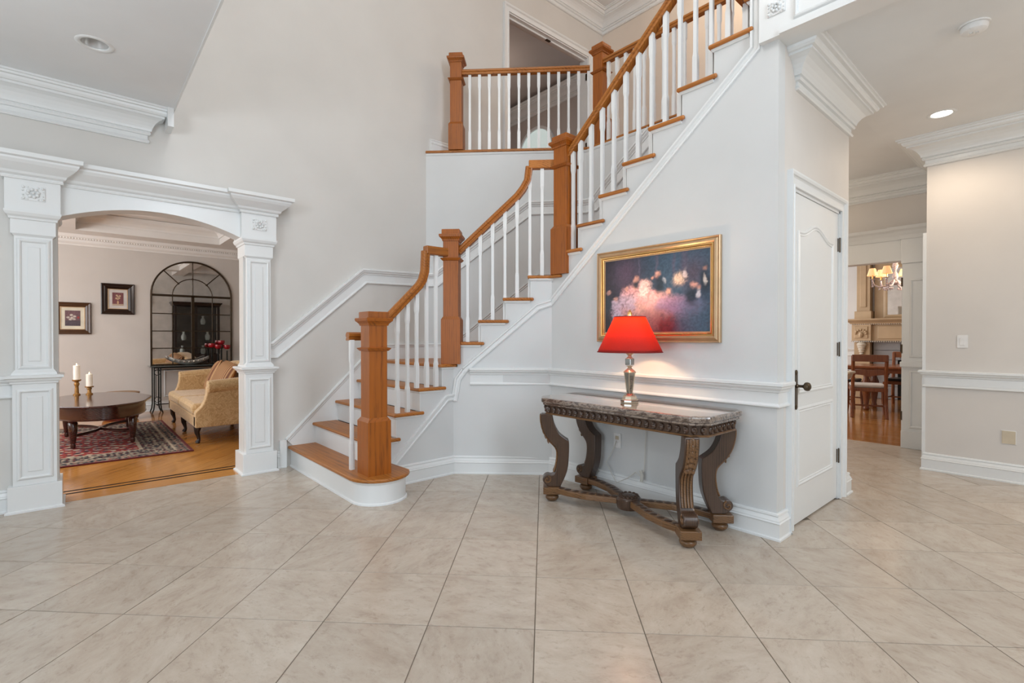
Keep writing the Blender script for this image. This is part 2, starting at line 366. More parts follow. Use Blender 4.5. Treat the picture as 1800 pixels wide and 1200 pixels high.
# left wall, two storeys, archway to the living room, upstairs doorway
wl=MB()
for y0,y1,z0,z1 in ((-3.4,-.09,0,ZT),(-.09,1.14,2.30,ZT),(1.14,3.045,0,ZT),(3.045,4.30,0,ZT),(4.30,5.90,5.50,ZT),(4.30,5.90,0,3.36),(5.90,6.4,0,ZT)):
    wl.box(XL-.14,y0,z0,XL,y1,z1)
wl.build('wall_left',WALL,kind=S,label='two-storey warm grey left wall beside the stairs')
# wall under the stairs: seg1 (x=-3.72), seg2 diagonal, painting wall (y=3.20) with sawtooth top
NX=[-3.022+.2314*(k-10) for k in range(10,18)]   # nosing x of treads 10..17
pts=[(-3.127,0),(-1.20,0),(-1.20,3.05),(NX[7]+.02,3.05)]
pts=[(-3.127,0),(-1.20,0),(-1.20,Z2-.03)]
for k in range(17,9,-1):
    x=NX[k-10]+.034; zt=RISE*k-.028; zb=RISE*(k-1)-.028
    pts+=[(x,zt),(x,zb)]
pts+=[(-3.127,RISE*9-.028)]
MB().prism([(x,3.20,z) for x,z in pts],(0,.10,0)).build('wall_stair',WALLW,kind=S,label='white wall below the upper stair flight behind the console table')
d2=Vector((sq,sq,0)); nrm2=Vector((sq,-sq,0)); P0=Vector((-3.727,2.573,0))
def f2(s,off,z): q=P0+d2*s+nrm2*off; return (q.x,q.y,z)
L2=.887
# along-diagonal nosing positions of treads 6..9
SN=[.002+.2225*k for k in range(4)]
pt=[(0,0),(L2,0),(L2,RISE*9-.028),(SN[3]+.034,RISE*9-.028)]
for k in (9,8,7,6):
    s_=SN[k-6]+.034; pt+=[(s_,RISE*k-.028),(s_,RISE*(k-1)-.028)]
pt=[(0,0),(L2,0)]+[p for p in pt[2:]]+[(0,RISE*5-.028)]
q=[]; 
for p in pt:
    if not q or (abs(p[0]-q[-1][0])+abs(p[1]-q[-1][1])>1e-4): q.append(p)
MB().prism([f2(s_,0,z) for s_,z in q],(-nrm2.x*.1,-nrm2.y*.1,0)).build('wall_stair',WALLW,kind=S,label='angled white wall below the middle stair flight')
YN=[1.52+.2255*k for k in range(5)]              # nosing y of treads 1..5
pt=[(1.86,0),(2.573,0),(2.573,RISE*5-.028)]
for k in (5,4,3,2):
    y=YN[k-1]+.034; pt+=[(y,RISE*k-.028),(y,RISE*(k-1)-.028)] if k>2 else [(1.86,RISE*2-.028)]
MB().prism([(-3.727,y,z) for y,z in pt],(-.09,0,0)).build('wall_stair',WALLW,kind=S,label='white wall below the lowest stair flight')
# outer walls of the stair: diagonal under the balcony, then along X
pB=(-3.665,4.34)
MB().prism([(XL,3.045,0),(pB[0],pB[1],0),(pB[0],pB[1]+.02,0),(pB[0]-.07,4.44,0),(XL-.05,3.14,0)],(0,0,Z2-.03)).build('wall_back',WALLW,kind=S,label='angled white wall under the balcony')
bx('wall_back',WALLW,None,pB[0],4.34,0,-1.33,4.44,Z2-.03,kind=S,label='white wall on the far side of the upper flight')
# door wall (x=-1.2) below 3.06
dw=MB()
for y0,y1,z0,z1 in ((3.3,3.447,0,ZC),(3.447,4.365,2.168,ZC),(4.365,4.6,0,ZC)): dw.box(-1.32,y0,z0,-1.2,y1,z1)
dw.build('wall_closet',WARMW,kind=S,label='warm white wall around the closet door')
bx('wall_closet',WARMW,None,-4.0,4.5,0,-1.32,4.6,ZC,kind=S,label='hall side of the closet block')
# right wall
rw=MB(); rw.box(-.93,5.95,0,3.4,6.07,ZC); rw.box(-.93,6.07,0,-.81,7.0,ZC)
rw.build('wall_right',WARMW,kind=S,label='warm white wall with the light switch')
# dining wall y=7.0 with opening
dn=MB()
for x0,x1,z0,z1 in ((-4.0,-3.3,0,ZC),(-3.3,-1.285,2.09,ZC),(-1.285,3.4,0,ZC)): dn.box(x0,7.0,z0,x1,7.12,z1)
dn.build('wall_dining',WARMW,kind=S,label='hall wall with the dining room opening')
# shell behind the camera, hall end, upstairs
front=MB()
for x0,x1,z0,z1 in ((XL,-2.0,0,ZC),(-2.0,.8,2.65,ZC),(.8,3.4,0,ZC),(-2.0,.8,0,.25)): front.box(x0,-3.5,z0,x1,-3.4,z1)
front.build('wall_front',WALL,kind=S)
sh=MB()
for y0,y1,z0,z1 in ((-3.4,.7,0,ZT),(.7,1.9,0,1.3),(.7,1.9,5.8,ZT),(1.9,6.1,0,ZT)): sh.box(3.4,y0,z0,3.5,y1,z1)
sh.build('wall_side',WALL,kind=S)
bx('wall_hall',WARMW,None,-4.1,4.6,0,-4.0,7.0,ZC,kind=S)
bx('wall_upper',paint('peach_wall_paint',(.74,.66,.58),.6),None,XL,6.26,Z2,3.4,6.38,ZT,kind=S,label='far wall of the upstairs hall')
bx('ceiling',CEIL,None,XL-.14,.5,ZT,3.5,6.4,ZT+.1,kind=S,label='high foyer ceiling')
# ceilings / upper floor slabs
def slab_hole(x0,y0,z0,x1,y1,z1,hx,hy,hr,m,label):
    q=MB(); n=16
    for sgn in (-1,1):
        arc_=[(hx+sgn*hr*math.sin(PI*i/n),hy-hr*math.cos(PI*i/n)) for i in range(n+1)]
        xe=x0 if sgn<0 else x1
        q.pol([(xe,y0),(hx,y0)]+arc_+[(hx,y1),(xe,y1)],z0,z1)
    return q.build('ceiling',m,None,kind=S,label=label)
slab_hole(XL,-3.4,ZC,3.4,.61,ZC+.30,-4.06,.105,.072,CEILE,'low ceiling over the entry with the recessed downlight')
bx('wall_upper',WALL,None,XL,.50,ZC+.30,3.4,.60,ZT,kind=S)
slab_hole(-1.2,3.30,ZC,3.4,7.0,ZC+.28,-.745,5.345,.072,CEIL,'hall ceiling with smoke detector and lit downlight')
bx('ceiling',CEIL,None,-4.0,4.6,ZC,-1.2,7.0,ZC+.28,kind=S)
MB().pol([(XL+.001,3.10),(-3.70,4.36),(-1.2,4.36),(-1.2,6.26),(XL+.001,6.26)],Z2-.04,Z2-.004).build('floor',OAKX,kind=S,label='upstairs landing floor')
bx('floor',OAKX,None,-1.2,3.32,Z2-.02,3.4,6.26,Z2-.004,kind=S)
# living room shell
bx('wall_living',LIVW,None,XB-.12,-3.3,0,XB,4.0,ZC,kind=S,label='taupe back wall of the living room')
bx('wall_living',LIVW,None,XB,3.9,0,XL-.14,4.0,ZC,kind=S)
lv=MB()
for x0,x1,z0,z1 in ((XB,-9.4,0,ZC),(-9.4,-5.8,2.6,ZC),(-9.4,-5.8,0,.7),(-5.8,XL-.14,0,ZC)): lv.box(x0,-3.3,z0,x1,-3.2,z1)
lv.build('wall_living',LIVW,kind=S)
bx('ceiling',CEILL,None,XB,-3.3,ZC,XL-.14,4.0,ZC+.1,kind=S,label='coffered ceiling of the living room')
# dining room shell
bx('wall_dining',DINW,None,-5.1,12.3,0,1.5,12.4,ZC,kind=S)
dd=MB()
for y0,y1,z0,z1 in ((7.12,7.8,0,ZC),(7.8,11.4,2.6,ZC),(7.8,11.4,0,.7),(11.4,12.3,0,ZC)): dd.box(-5.1,y0,z0,-5.0,y1,z1)
dd.build('wall_dining',DINW,kind=S); bx('wall_dining',DINW,None,1.5,7.12,0,1.6,12.3,ZC,kind=S)
bx('ceiling',CEIL,None,-5.1,7.0,ZC,1.6,12.4,ZC+.1,kind=S)
# upstairs room seen through the doorway
ur=MB(); ur.box(-8.6,7.4,Z2,XL-.14,7.5,6.4); ur.box(-8.7,3.6,Z2,-8.6,7.5,6.4); ur.box(-8.6,3.6,Z2,XL-.14,3.7,6.4)
UPW=paint('mauve_wall_paint',(.52,.47,.44),.6)
ur.build('wall_upper',UPW,kind=S,label='room beyond the upstairs doorway')
bx('ceiling',UPW,None,-8.6,3.7,6.30,XL-.14,7.4,6.4,kind=S); bx('floor',OAKX,None,-8.6,3.7,Z2-.03,XL-.14,7.4,Z2,kind=S)
MB().sweep(CROWN(.22,.28),[(-8.6,7.4,5.95),(XL-.14,7.4,5.95)]).build('trim_1',TRIM,kind=S)
wn=empty('window_1',(-7.55,7.4,4.8),'arched window glimpsed through the upstairs balusters',kind=S)
ap=[(-8.1,7.39,4.5)]+[(-7.6-.5*math.cos(a),7.39,5.2+.45*math.sin(a)) for a in [PI*i/14 for i in range(15)]]+[(-7.1,7.39,4.5)]
MB().prism(ap,(0,-.02,0)).build('pane',PANEG,wn); MB().sweep([(0,-.03),(.05,-.03),(.05,.03),(0,.03)],[(p[0],7.39,p[2]) for p in ap][::-1],n=(0,-1,0),closed=True).build('frame',TRIM,wn)
# windows behind the camera (real openings the daylight comes through)
for nm,d in (('window_2',((-2.0,-3.46,.25),(.8,-3.44,2.65),4)),('window_3',((3.44,.7,1.3),(3.46,1.9,5.8),2))):
    a,b,n=d; g=empty(nm,a,kind=S); m=MB()
    if nm=='window_2':
        for i in range(n+1): x=a[0]+(b[0]-a[0])*i/n; m.box(x-.04,-3.48,a[2],x+.04,-3.42,b[2])
        m.box(a[0],-3.48,a[2],b[0],-3.42,a[2]+.1); m.box(a[0],-3.48,b[2]-.1,b[0],-3.42,b[2])
    else:
        for i in range(n+1): y=a[1]+(b[1]-a[1])*i/n; m.box(3.42,y-.04,a[2],3.48,y+.04,b[2])
        for i in range(5): z=a[2]+(b[2]-a[2])*i/4; m.box(3.42,a[1],z-.05,3.48,b[1],z+.05)
    m.build('frame',TRIM,g)
# ------------------------------------------------------------------ mouldings
def trim(n,mb,label=None,m=None): return mb.build('trim_%d'%n,m or TRIM,kind=S,label=label,smooth=False)
# baseboards
b1=MB().sweep(BASE,[(-3.727,1.86),(-3.727,2.573),(-3.127,3.20),(-1.20,3.20),(-1.20,3.36)][::1])
# path travels with the room on its right: seg1 faces +X
b1.build('baseboard_stair',TRIM,kind=S,label='white baseboard round the foot of the stair wall')
MB().sweep(BASE,[(-1.2,4.46),(-1.2,4.6),(-4.0,4.6)]).build('baseboard_hall',TRIM,kind=S)
MB().sweep(BASE,[(3.4,5.95),(-.93,5.95),(-.93,6.9)][::-1][::-1]).build('baseboard_right',TRIM,kind=S) if False else MB().sweep([( u,v) for u,v in BASE],[(-.93,6.98),(-.93,5.95),(3.4,5.95)]).build('baseboard_right',TRIM,kind=S)
MB().sweep(BASE,[(XL,-3.4),(XL,-.335)]).build('baseboard_left',TRIM,kind=S)
MB().sweep(BASE,[(XL,1.42),(XL,1.485)]).build('baseboard_left',TRIM,kind=S)
MB().sweep(BASE,[(XB,-3.2),(XB,3.9)]).build('baseboard_living',TRIM,kind=S)
MB().sweep(BASE,[(XL,3.10,Z2),(XL,4.20,Z2)]).build('baseboard_upper',TRIM,kind=S)
MB().sweep(BASE,[(XL,6.26,Z2),(3.4,6.26,Z2)]).build('baseboard_upper',TRIM,kind=S)
# chair rails
ZR=.80
trim(2,MB().sweep(RAIL,[(-3.622,2.683,ZR),(-3.127,3.20,ZR),(-1.20,3.20,ZR),(-1.20,3.355,ZR)]),'white chair rail behind the console table')
trim(3,MB().sweep(RAIL,[(-.93,6.98,ZR-.03),(-.93,5.95,ZR-.03),(3.4,5.95,ZR-.03)]),'white chair rail on the right wall')
trim(4,MB().sweep(RAIL,[(XL,-3.4,ZR),(XL,-.33,ZR)]),'stub of chair rail left of the archway')
k_=.156
trim(5,MB().sweep(RAIL,[(XL,1.33,1.19-k_),(XL,1.43,1.19-k_),(XL,2.315,1.95-k_),(XL,3.045,1.965-k_)],n=(1,0,0)),'white chair rail climbing the left wall beside the stairs')
nb=Vector((sq,-sq,0))
trim(6,MB().sweep(RAIL,[(XL,3.045,1.965-k_),(-4.86,3.145,1.965-k_),(-4.10,3.905,2.77-k_),(pB[0],4.34,2.78-k_)],n=tuple(nb)),'white chair rail on the angled wall under the balcony')
trim(7,MB().sweep(RAIL,[(pB[0],4.34,2.78-k_),(-3.50,4.34,2.78-k_),(-3.3,4.34,2.95-k_),(-2.75,4.34,3.36-k_)],n=(0,-1,0)))
# skirt boards beside the steps
SK=[(0,-.30),(.016,-.30),(.016,-.03),(.024,-.024),(.024,-.012),(.034,-.004),(.034,.006),(0,.010)]
trim(8,MB().sweep(SK,[(XL,1.50,.26),(XL,2.30,1.04),(XL,2.45,1.15),(XL,3.045,1.15)],n=(1,0,0)),'sloping skirt board along the left wall')
trim(9,MB().sweep(SK,[(XL,3.045,1.15),(-4.75,3.255,1.15),(-4.05,3.955,1.94),(pB[0],4.34,1.95)],n=tuple(nb)),'skirt board on the angled wall')
trim(10,MB().box(XL,1.44,0,XL+.03,1.50,.26),'vertical end block of the left skirt board')
# stringer moulding under the open side of the flights
SB=[(0,-.028),(.012,-.028),(.016,-.018),(.010,-.010),(.010,.008),(.022,.014),(.024,.026),(0,.030)]
trim(11,MB().sweep(SB,[f2(.887,0,1.540)[:2]+(1.540,),(-3.06,3.20,1.575),(-1.335,3.20,3.03),(-1.335,3.20,3.36)],n=(0,-1,0)),'moulding along the underside of the upper flight')
trim(12,MB().sweep(SB,[f2(.10,0,.935),f2(.76,0,1.50),f2(.887,0,1.540)],n=tuple(nrm2)),'moulding along the underside of the middle flight')
trim(13,MB().sweep(SB,[(-3.727,1.88,.10),(-3.727,2.50,.685),(-3.727,2.573,.690)],n=(1,0,0)),'moulding along the underside of the lowest flight')
trim(14,MB().sweep(SB,[f2(.0,0,.68),f2(.012,0,.68),f2(.04,0,.85),f2(.10,0,.935)],n=tuple(nrm2)))
# fascia of the upper floor with rosette and panel moulding
fa=empty('trim_15',(-1.2,3.2,3.03),'white fascia of the upper floor above the hall opening',kind=S)
bx('fascia_board',TRIM,fa,-1.30,3.16,3.03,3.4,3.32,3.50); bx('fascia_bead',TRIM,fa,-1.18,3.145,3.03,3.4,3.16,3.06)
MB().sweep(BEAD,[(-1.08,3.16,3.11),(-1.08,3.16,3.40),(1.2,3.16,3.40),(1.2,3.16,3.11)],n=(0,-1,0),closed=True).build('panel_moulding',TRIM,fa)
def rosette(parent,c,ax,sz=.075):      # carved flower tile
    m=MB(); M=[]
    def P(u,v,w): return (c[0]+w,c[1]+u,c[2]+v) if ax=='x' else (c[0]+u,c[1]-w,c[2]+v)
    m.prism([P(-sz,-sz*.82,0),P(sz,-sz*.82,0),P(sz,sz*.82,0),P(-sz,sz*.82,0)],tuple(Vector(P(0,0,.006))-Vector(P(0,0,0))))
    for k in range(8):
        a=k*PI/4+.2; cc=(sz*.45*math.cos(a),sz*.42*math.sin(a)); m.sphere(P(cc[0],cc[1],.009),sz*.20,8,5)
    for a in range(4):
        s1,s2=((1,1),(1,-1),(-1,1),(-1,-1))[a]; m.sphere(P(s1*sz*.80,s2*sz*.62,.007),sz*.16,8,5); m.sphere(P(s1*sz*.45,s2*sz*.66,.007),sz*.11,6,4); m.sphere(P(s1*sz*.84,s2*sz*.25,.007),sz*.11,6,4)
    m.sphere(P(0,0,.012),sz*.18,8,5); return m.build('rosette',TRIM,parent,smooth=True)
rosette(fa,(-1.20,3.16,3.20),'y',.05)
# crowns
trim(16,MB().sweep(CROWN(.20,.25),[(-1.30,3.49,2.81),(-1.2,3.49,2.81),(-1.2,4.6,2.81),(-4.0,4.6,2.81)]),'deep white crown moulding above the closet door')
trim(17,MB().sweep(CROWN(.20,.25),[(-.93,7.0,2.81),(-.93,5.95,2.81),(3.4,5.95,2.81)]),'deep white crown moulding on the right wall')
trim(18,MB().sweep(CROWN(.20,.25),[(-4.0,7.0,2.81),(-.93,7.0,2.81)]),'crown moulding above the dining room opening')
trim(19,MB().sweep(CROWN(.17,.27),[(XL,-3.4,2.79),(XL,.44,2.79),(XL-.1,.44,2.79)]),'white crown moulding above the archway, ending at the ceiling edge')
trim(20,MB().sweep(CROWN(.22,.26),[(XL,3.1,5.96),(XL,6.26,5.96),(3.4,6.26,5.96)]),'crown moulding in the corner of the upstairs ceiling')
trim(21,MB().box(XL,.605,ZC-.006,3.4,.618,ZC+.33)); MB().box(XL,.565,2.91,XL+.18,.605,ZC).build('trim_21',TRIM,kind=S)
# upstairs door casing
uc=empty('door_2',(XL,4.3,Z2),'cased upstairs doorway beyond the balcony',kind=S)
MB().sweep([(u*1.1,v) for u,v in CAS],[(XL,4.30,Z2),(XL,4.30,5.50),(XL,5.90,5.50),(XL,5.90,Z2)],n=(1,0,0)).build('casing',TRIM,uc)
j=MB(); j.box(XL-.15,4.285,Z2,XL+.002,4.305,5.5); j.box(XL-.15,4.3,5.485,XL+.002,5.9,5.505); j.box(XL-.15,5.895,Z2,XL+.002,5.915,5.5); j.box(XL-.09,4.3,5.46,XL-.05,5.9,5.49); j.build('jamb',TRIM,uc)
bx('strike_plate',BRONZE,uc,XL-.07,5.05,5.452,XL-.03,5.13,5.462)
for z in (5.15,4.1): bx('hinge',BRONZE,uc,XL-.03,5.885,z,XL+.005,5.897,z+.1)
# living-room coffers
cf=empty('trim_22',(-8,1,2.8),'coffered beams with dentil crown on the living room ceiling',kind=S)
xs=[-9.62,-8.75,-7.1,-6.3]; ZBm=2.80
def beam(x0,y0,x1,y1): bx('beam',CEILL,cf,x0,y0,ZBm,x1,y1,ZC,bevel=.004)
beam(XB,-3.2,-9.66,3.9)
for x in (-7.9,-6.2): beam(x-.14,-3.2,x+.14,3.9)
for y in (-1.9,-.10,1.98): 
    for a,b in ((-9.66,-8.04),(-7.76,-6.34),(-6.06,-5.1)): beam(a,y-.12,b,y+.12)
CR2=[(0,0),(.02,0),(.02,.03),(.05,.07),(.09,.10),(.10,.14),(.10,.155),(0,.155)]
for a,b in ((-9.66,-8.04),(-7.76,-6.34)):
    for y0,y1 in ((-1.78,-.22),(.02,1.86)):
        MB().sweep([(-u,v) for u,v in CR2][::-1],[(p[0],p[1],ZBm+.10) for p in ccw(a,y0,b,y1)],closed=True).build('coffer_crown',CEILL,cf)
MB().sweep([(0,0),(.014,0),(.02,.02),(.05,.05),(.06,.09),(.10,.12),(.12,.16),(0,.16)],[(XB,-3.2,ZBm-.16),(XB,3.9,ZBm-.16)]).build('wall_crown',CEILL,cf)
de=MB()
for i in range(150): y=-2.2+i*.034; de.box(XB+.055,y,ZBm-.075,XB+.085,y+.018,ZBm-.05)
de.build('dentils',CEILL,cf,kind='stuff')
MB().sweep(BEAD,[(XB,1.15,.25),(XB,1.15,.65),(XB,2.6,.65),(XB,2.6,.25)],n=(1,0,0),closed=True).build('trim_23',TRIM,kind=S,label='panel moulding on the living room wall')
# ------------------------------------------------------------------ archway
ar=empty('trim_24',(-4.93,.5,0),'white archway with panelled columns between foyer and living room',kind=S)
XF=-4.88; XR=-5.16
def column(ar,y0,y1):     # y0..y1 = block width
    yc=(y0+y1)/2; hw=(y1-y0)/2
    g=empty('column',(XF-.14,yc,0)); g.parent=ar; g.location=Vector((XF-.14,yc,0))-WLOC[ar]; WLOC[g]=Vector((XF-.14,yc,0))
    def bb(nm,h,x0,z0,z1,bev=.003): return bx(nm,TRIM,g,XR+x0,yc-h,z0,XF-x0,yc+h,z1,bevel=bev)
    bb('plinth',hw-.003,-.004,0,.185); MB().sweep([(0,0),(.014,0),(.014,.012),(0,.02)],ccw(XR-.004,yc-hw+.003,XF+.004,yc+hw-.003)[:]+[],closed=True).build('plinth_shoe',TRIM,g)
    m=MB(); m.pol([(XR-.004,yc-hw+.003),(XF+.004,yc-hw+.003),(XF+.004,yc+hw-.003),(XR-.004,yc+hw-.003)],.185,.186); 
    bb('pedestal',hw-.030,.012,.185,.905)
    MB().sweep([(0,0),(.010,.004),(.012,.016),(.022,.024),(.026,.034),(.040,.044),(.040,.060),(.0,.066)],[(p[0],p[1],.90) for p in ccw(XR+.012,yc-hw+.03,XF-.012,yc+hw-.03)],closed=True).build('pedestal_cap',TRIM,g)
    bb('shaft',hw-.045,.022,.955,1.96)
    MB().sweep([(0,0),(.020,0),(.016,.018),(.004,.034),(0,.04)],[(p[0],p[1],.962) for p in ccw(XR+.022,yc-hw+.045,XF-.022,yc+hw-.045)],closed=True).build('shaft_foot',TRIM,g)
    bb('neck',hw-.027,.010,1.955,2.09); MB().sweep([(0,-.016),(.010,-.004),(.014,.0),(.014,.010),(0,.012)],[(p[0],p[1],1.957) for p in ccw(XR+.022,yc-hw+.045,XF-.022,yc+hw-.045)],closed=True).build('neck_bead',TRIM,g)
    MB().sweep([(0,0),(.008,.004),(.010,.018),(.022,.030),(.030,.048),(.030,.062),(0,.066)],[(p[0],p[1],2.055) for p in ccw(XR+.010,yc-hw+.027,XF-.010,yc+hw-.027)],closed=True).build('capital',TRIM,g)
    bb('block',hw,0,2.118,2.46)
    for (z0,z1) in ((.25,.84),(1.03,1.90)):
        xx=XF-(.012 if z0<.5 else .022); h=hw-(.075 if z0<.5 else .082)
        MB().sweep(BEAD,[(xx,yc-h,z0),(xx,yc-h,z1),(xx,yc+h,z1),(xx,yc+h,z0)],n=(1,0,0),closed=True).build('panel_moulding',TRIM,g)
        h2=h-.03; bx('raised_panel',TRIM,g,xx-.001,yc-h2,z0+.03,xx+.006,yc+h2,z1-.03,bevel=.005)
    rosette(g,(XF,yc,2.245),'x',.062)
column(ar,-.36,-.07); column(ar,1.112,1.402)
n=24; arc=[]
for i in range(n+1):
    t=-1+2*i/n; arc.append((-5.11,.521+.592*t,2.118+.125*(1-t*t)))
MB().prism(arc+[(-5.11,1.115,2.48),(-5.11,-.072,2.48)],(.18,0,0)).build('arch_panel',TRIM,ar)
MB().sweep([(u,v) for u,v in [(0,0),(.012,0),(.016,.012),(.012,.022),(.030,.034),(.036,.05),(.060,.07),(.088,.095),(.102,.115),(.104,.128),(.124,.136),(.126,.165),(0,.168)]],
  [(XL,-.362,2.335),(XF,-.362,2.335),(XF,-.070,2.335),(-4.93,-.070,2.335),(-4.93,1.112,2.335),(XF,1.112,2.335),(XF,1.402,2.335),(XL,1.402,2.335)]).build('cornice',TRIM,ar)
# ------------------------------------------------------------------ closet door
d1=empty('door_1',(-1.2,3.9,0),'white two-panel closet door with arched upper panel and bronze knob',kind=S)
MB().sweep([(u,v) for u,v in CAS],[(-1.2,3.432,0),(-1.2,3.432,2.185),(-1.2,4.378,2.185),(-1.2,4.378,0)],n=(1,0,0)).build('casing',TRIM,d1)
MB().box(-1.32,3.43,0,-1.198,3.4505,2.19).box(-1.32,4.3615,0,-1.198,4.383,2.19).box(-1.32,3.43,2.1665,-1.198,4.38,2.19).build('jamb',TRIM,d1)
lf_=bx('door_leaf',TRIM,d1,-1.245,3.452,.010,-1.206,4.360,2.165,bevel=.002)
BD=[(0,0),(.006,.004),(.002,.012),(.009,.022),(.004,.034),(0,.036)]
MB().sweep(BD,[(-1.206,3.575,.285),(-1.206,3.575,.735),(-1.206,4.215,.735),(-1.206,4.215,.285)],n=(1,0,0),closed=True).build('panel_moulding',TRIM,lf_)
top=[]
for i in range(21):
    t=i/20; y=3.575+.64*t; s_=.5-.5*math.cos(2*PI*min(max((t-.0)/1,0),1)); top.append((-1.206,y,1.895+.075*s_**1.3))
MB().sweep(BD,[(-1.206,3.575,.89)]+top+[(-1.206,4.215,.89)],n=(1,0,0),closed=True).build('panel_moulding',TRIM,lf_)
kp=bx('knob_plate',BRONZE,d1,-1.206,3.487,.78,-1.198,3.533,1.0,bevel=.003)
MB().sphere((0,0,0),.02,10,6,1,.35,1.0).xf(Matrix.Translation((-1.2,3.51,1.0))).sphere((-1.2,3.51,.78),.02,10,6,1,.35,1).build('plate_finial',BRONZE,kp,smooth=True)
MB().lathe([(.014,0),(.014,.006),(.009,.012),(.009,.035),(.014,.042),(.026,.050),(.029,.062),(.026,.074),(.014,.082),(.0,.083)],seg=18).xf(Matrix.Translation((-1.198,3.51,.915))@Matrix.Rotation(PI/2,4,'Y')).build('knob',BRONZE,d1,smooth=True)
for z in (.28,1.09,1.88): MB().box(-1.207,4.352,z,-1.200,4.385,z+.10).tube([(-1.196,4.368,z-.005),(-1.196,4.368,z+.105)],.006,8).build('hinge',BRONZE,d1)
# ------------------------------------------------------------------ dining opening surround
dg=empty('trim_25',(-1.2,7,0),'white panelled pilaster and entablature framing the dining room opening',kind=S)
bx('pilaster',TRIM,dg,-1.285,6.93,0,-.94,7.0,2.05,bevel=.003); bx('plinth',TRIM,dg,-1.295,6.915,0,-.935,7.0,.19,bevel=.003)
bx('pilaster_cap',TRIM,dg,-1.305,6.90,.90,-.93,7.0,.96,bevel=.008)
for z0,z1 in ((.25,.84),(1.03,1.85)): MB().sweep(BEAD,[(-1.20,6.93,z0),(-1.20,6.93,z1),(-1.0,6.93,z1),(-1.0,6.93,z0)],n=(0,-1,0),closed=True).build('panel_moulding',TRIM,dg)
bx('block',TRIM,dg,-1.30,6.91,2.05,-.94,7.0,2.36,bevel=.003); bx('frieze',TRIM,dg,-3.5,6.95,2.09,-1.30,7.0,2.36)
MB().sweep([(0,0),(.012,0),(.03,.04),(.06,.08),(.09,.10),(.11,.13),(0,.14)],[(-3.5,6.95,2.32),(-1.30,6.95,2.32),(-1.30,6.91,2.32),(-.94,6.91,2.32)]).build('cornice',TRIM,dg)
bx('jamb',TRIM,dg,-1.305,6.99,0,-1.280,7.14,2.09)
for z in (.30,1.05,1.80): bx('hinge',BRONZE,dg,-1.312,6.985,z,-1.285,6.999,z+.10)
bx('trim_26',TRIM,None,-.955,5.945,.0,-.93,6.99,2.20,kind=S,label='door casing at the end of the right wall')
# ================================================================== STAIRCASE
st=empty('staircase',(-3.9,2.6,0),'turning staircase with oak treads, oak newels and white square balusters','staircase')
def tread(poly,k,m,nm='tread'):
    o=MB().pol(poly,RISE*k-.028,RISE*k).build(nm,m,st,bevel=.011); o.modifiers['b'].segments=3; return o
XO=-3.70
# tread 1: bullnose
c0=(-3.50,1.735); r0=.215
bull=[(-4.955,1.52),(-3.62,1.52+.0)]
bull=[(-4.955,1.515)]+[(-3.545+.235*math.cos(a),1.75+.235*math.sin(a)) for a in [(-PI/2)+PI*i/16 for i in range(0,15)]]+[(-3.70,1.96),(-4.955,1.80)]
bull=[(-4.955,1.515)]+[(-3.545+.235*math.cos(a),1.75+.235*math.sin(a)) for a in [(-PI/2)+PI*i/16 for i in range(0,15)]]+[(-3.72,1.95),(-4.955,1.95)]
tread(bull,1,OAKX)
rb=[(-4.955,1.545)]+[(-3.545+.205*math.cos(a),1.75+.205*math.sin(a)) for a in [(-PI/2)+PI*i/16 for i in range(0,15)]]+[(-3.73,1.93),(-4.955,1.93)]
MB().pol(rb,0,.17).build('riser',TRIM,st,smooth=True)
MB().sweep([(0,0),(.012,0),(.010,.012),(0,.018)],[(p[0],p[1],0) for p in rb[:-2]]).build('shoe_moulding',TRIM,st,smooth=False)
MB().sweep([(0,0),(.006,0),(.014,.012),(.014,.018),(0,.018)],[(p[0],p[1],.152) for p in rb[:-2]]).build('cove_moulding',TRIM,st)
for k in range(2,6):
    y=YN[k-1]
    if k<5: tread([(-4.955,y),(XO,y),(XO,y+.2255+.06),(XO-.03,y+.2255+.06),(XO-.03,y+.245),(-4.955,y+.245)],k,OAKX)
    MB().box(-4.955,y+.028,RISE*(k-1),-3.728,y+.045,RISE*k-.028).build('riser',TRIM,st)
    MB().sweep([(0,-.018),(.006,-.018),(.014,-.006),(.014,0),(0,0)],[(-4.955,y+.028,RISE*k-.028),(-3.727,y+.028,RISE*k-.028),(-3.727,y+.26,RISE*k-.028)]).build('cove_moulding',TRIM,st)
def g2(s_,t,o=0): q=P0+d2*s_+Vector((-sq,sq,0))*t; return (q.x,q.y)   # s along flight, t across to the outer wall
TMAX=1.222
tread([(-4.955,YN[4]),(XO,YN[4]),(XO,2.565),g2(.03,-.0),g2(.03,TMAX),(-4.955,3.045)],5,OAKX,'landing')
for k in (6,7,8):
    s_=SN[k-6]; tread([g2(s_,-.03),g2(s_+.28,-.03),g2(s_+.28,0),g2(s_+.245,0),g2(s_+.245,TMAX),g2(s_,TMAX)],k,OAKY)
s9=SN[3]
tread([g2(s9,-.03),(-3.115,3.17),(-2.975,3.17),(-2.975,4.335),(-3.67,4.335),g2(s9,TMAX)],9,OAKX,'landing')
for k in (6,7,8,9):
    s_=SN[k-6]+.028; MB().prism([(*g2(s_,.0015),RISE*(k-1)),(*g2(s_,TMAX),RISE*(k-1)),(*g2(s_,TMAX),RISE*k-.028),(*g2(s_,.0015),RISE*k-.028)],(sq*.015,sq*.015,0)).build('riser',TRIM,st)
    a,b=g2(s_,-.002),g2(s_+.22,-.002); MB().sweep([(0,-.018),(.006,-.018),(.014,-.006),(.014,0),(0,0)],[(*g2(s_,TMAX),RISE*k-.028),(*a,RISE*k-.028),(*b,RISE*k-.028)]).build('cove_moulding',TRIM,st)
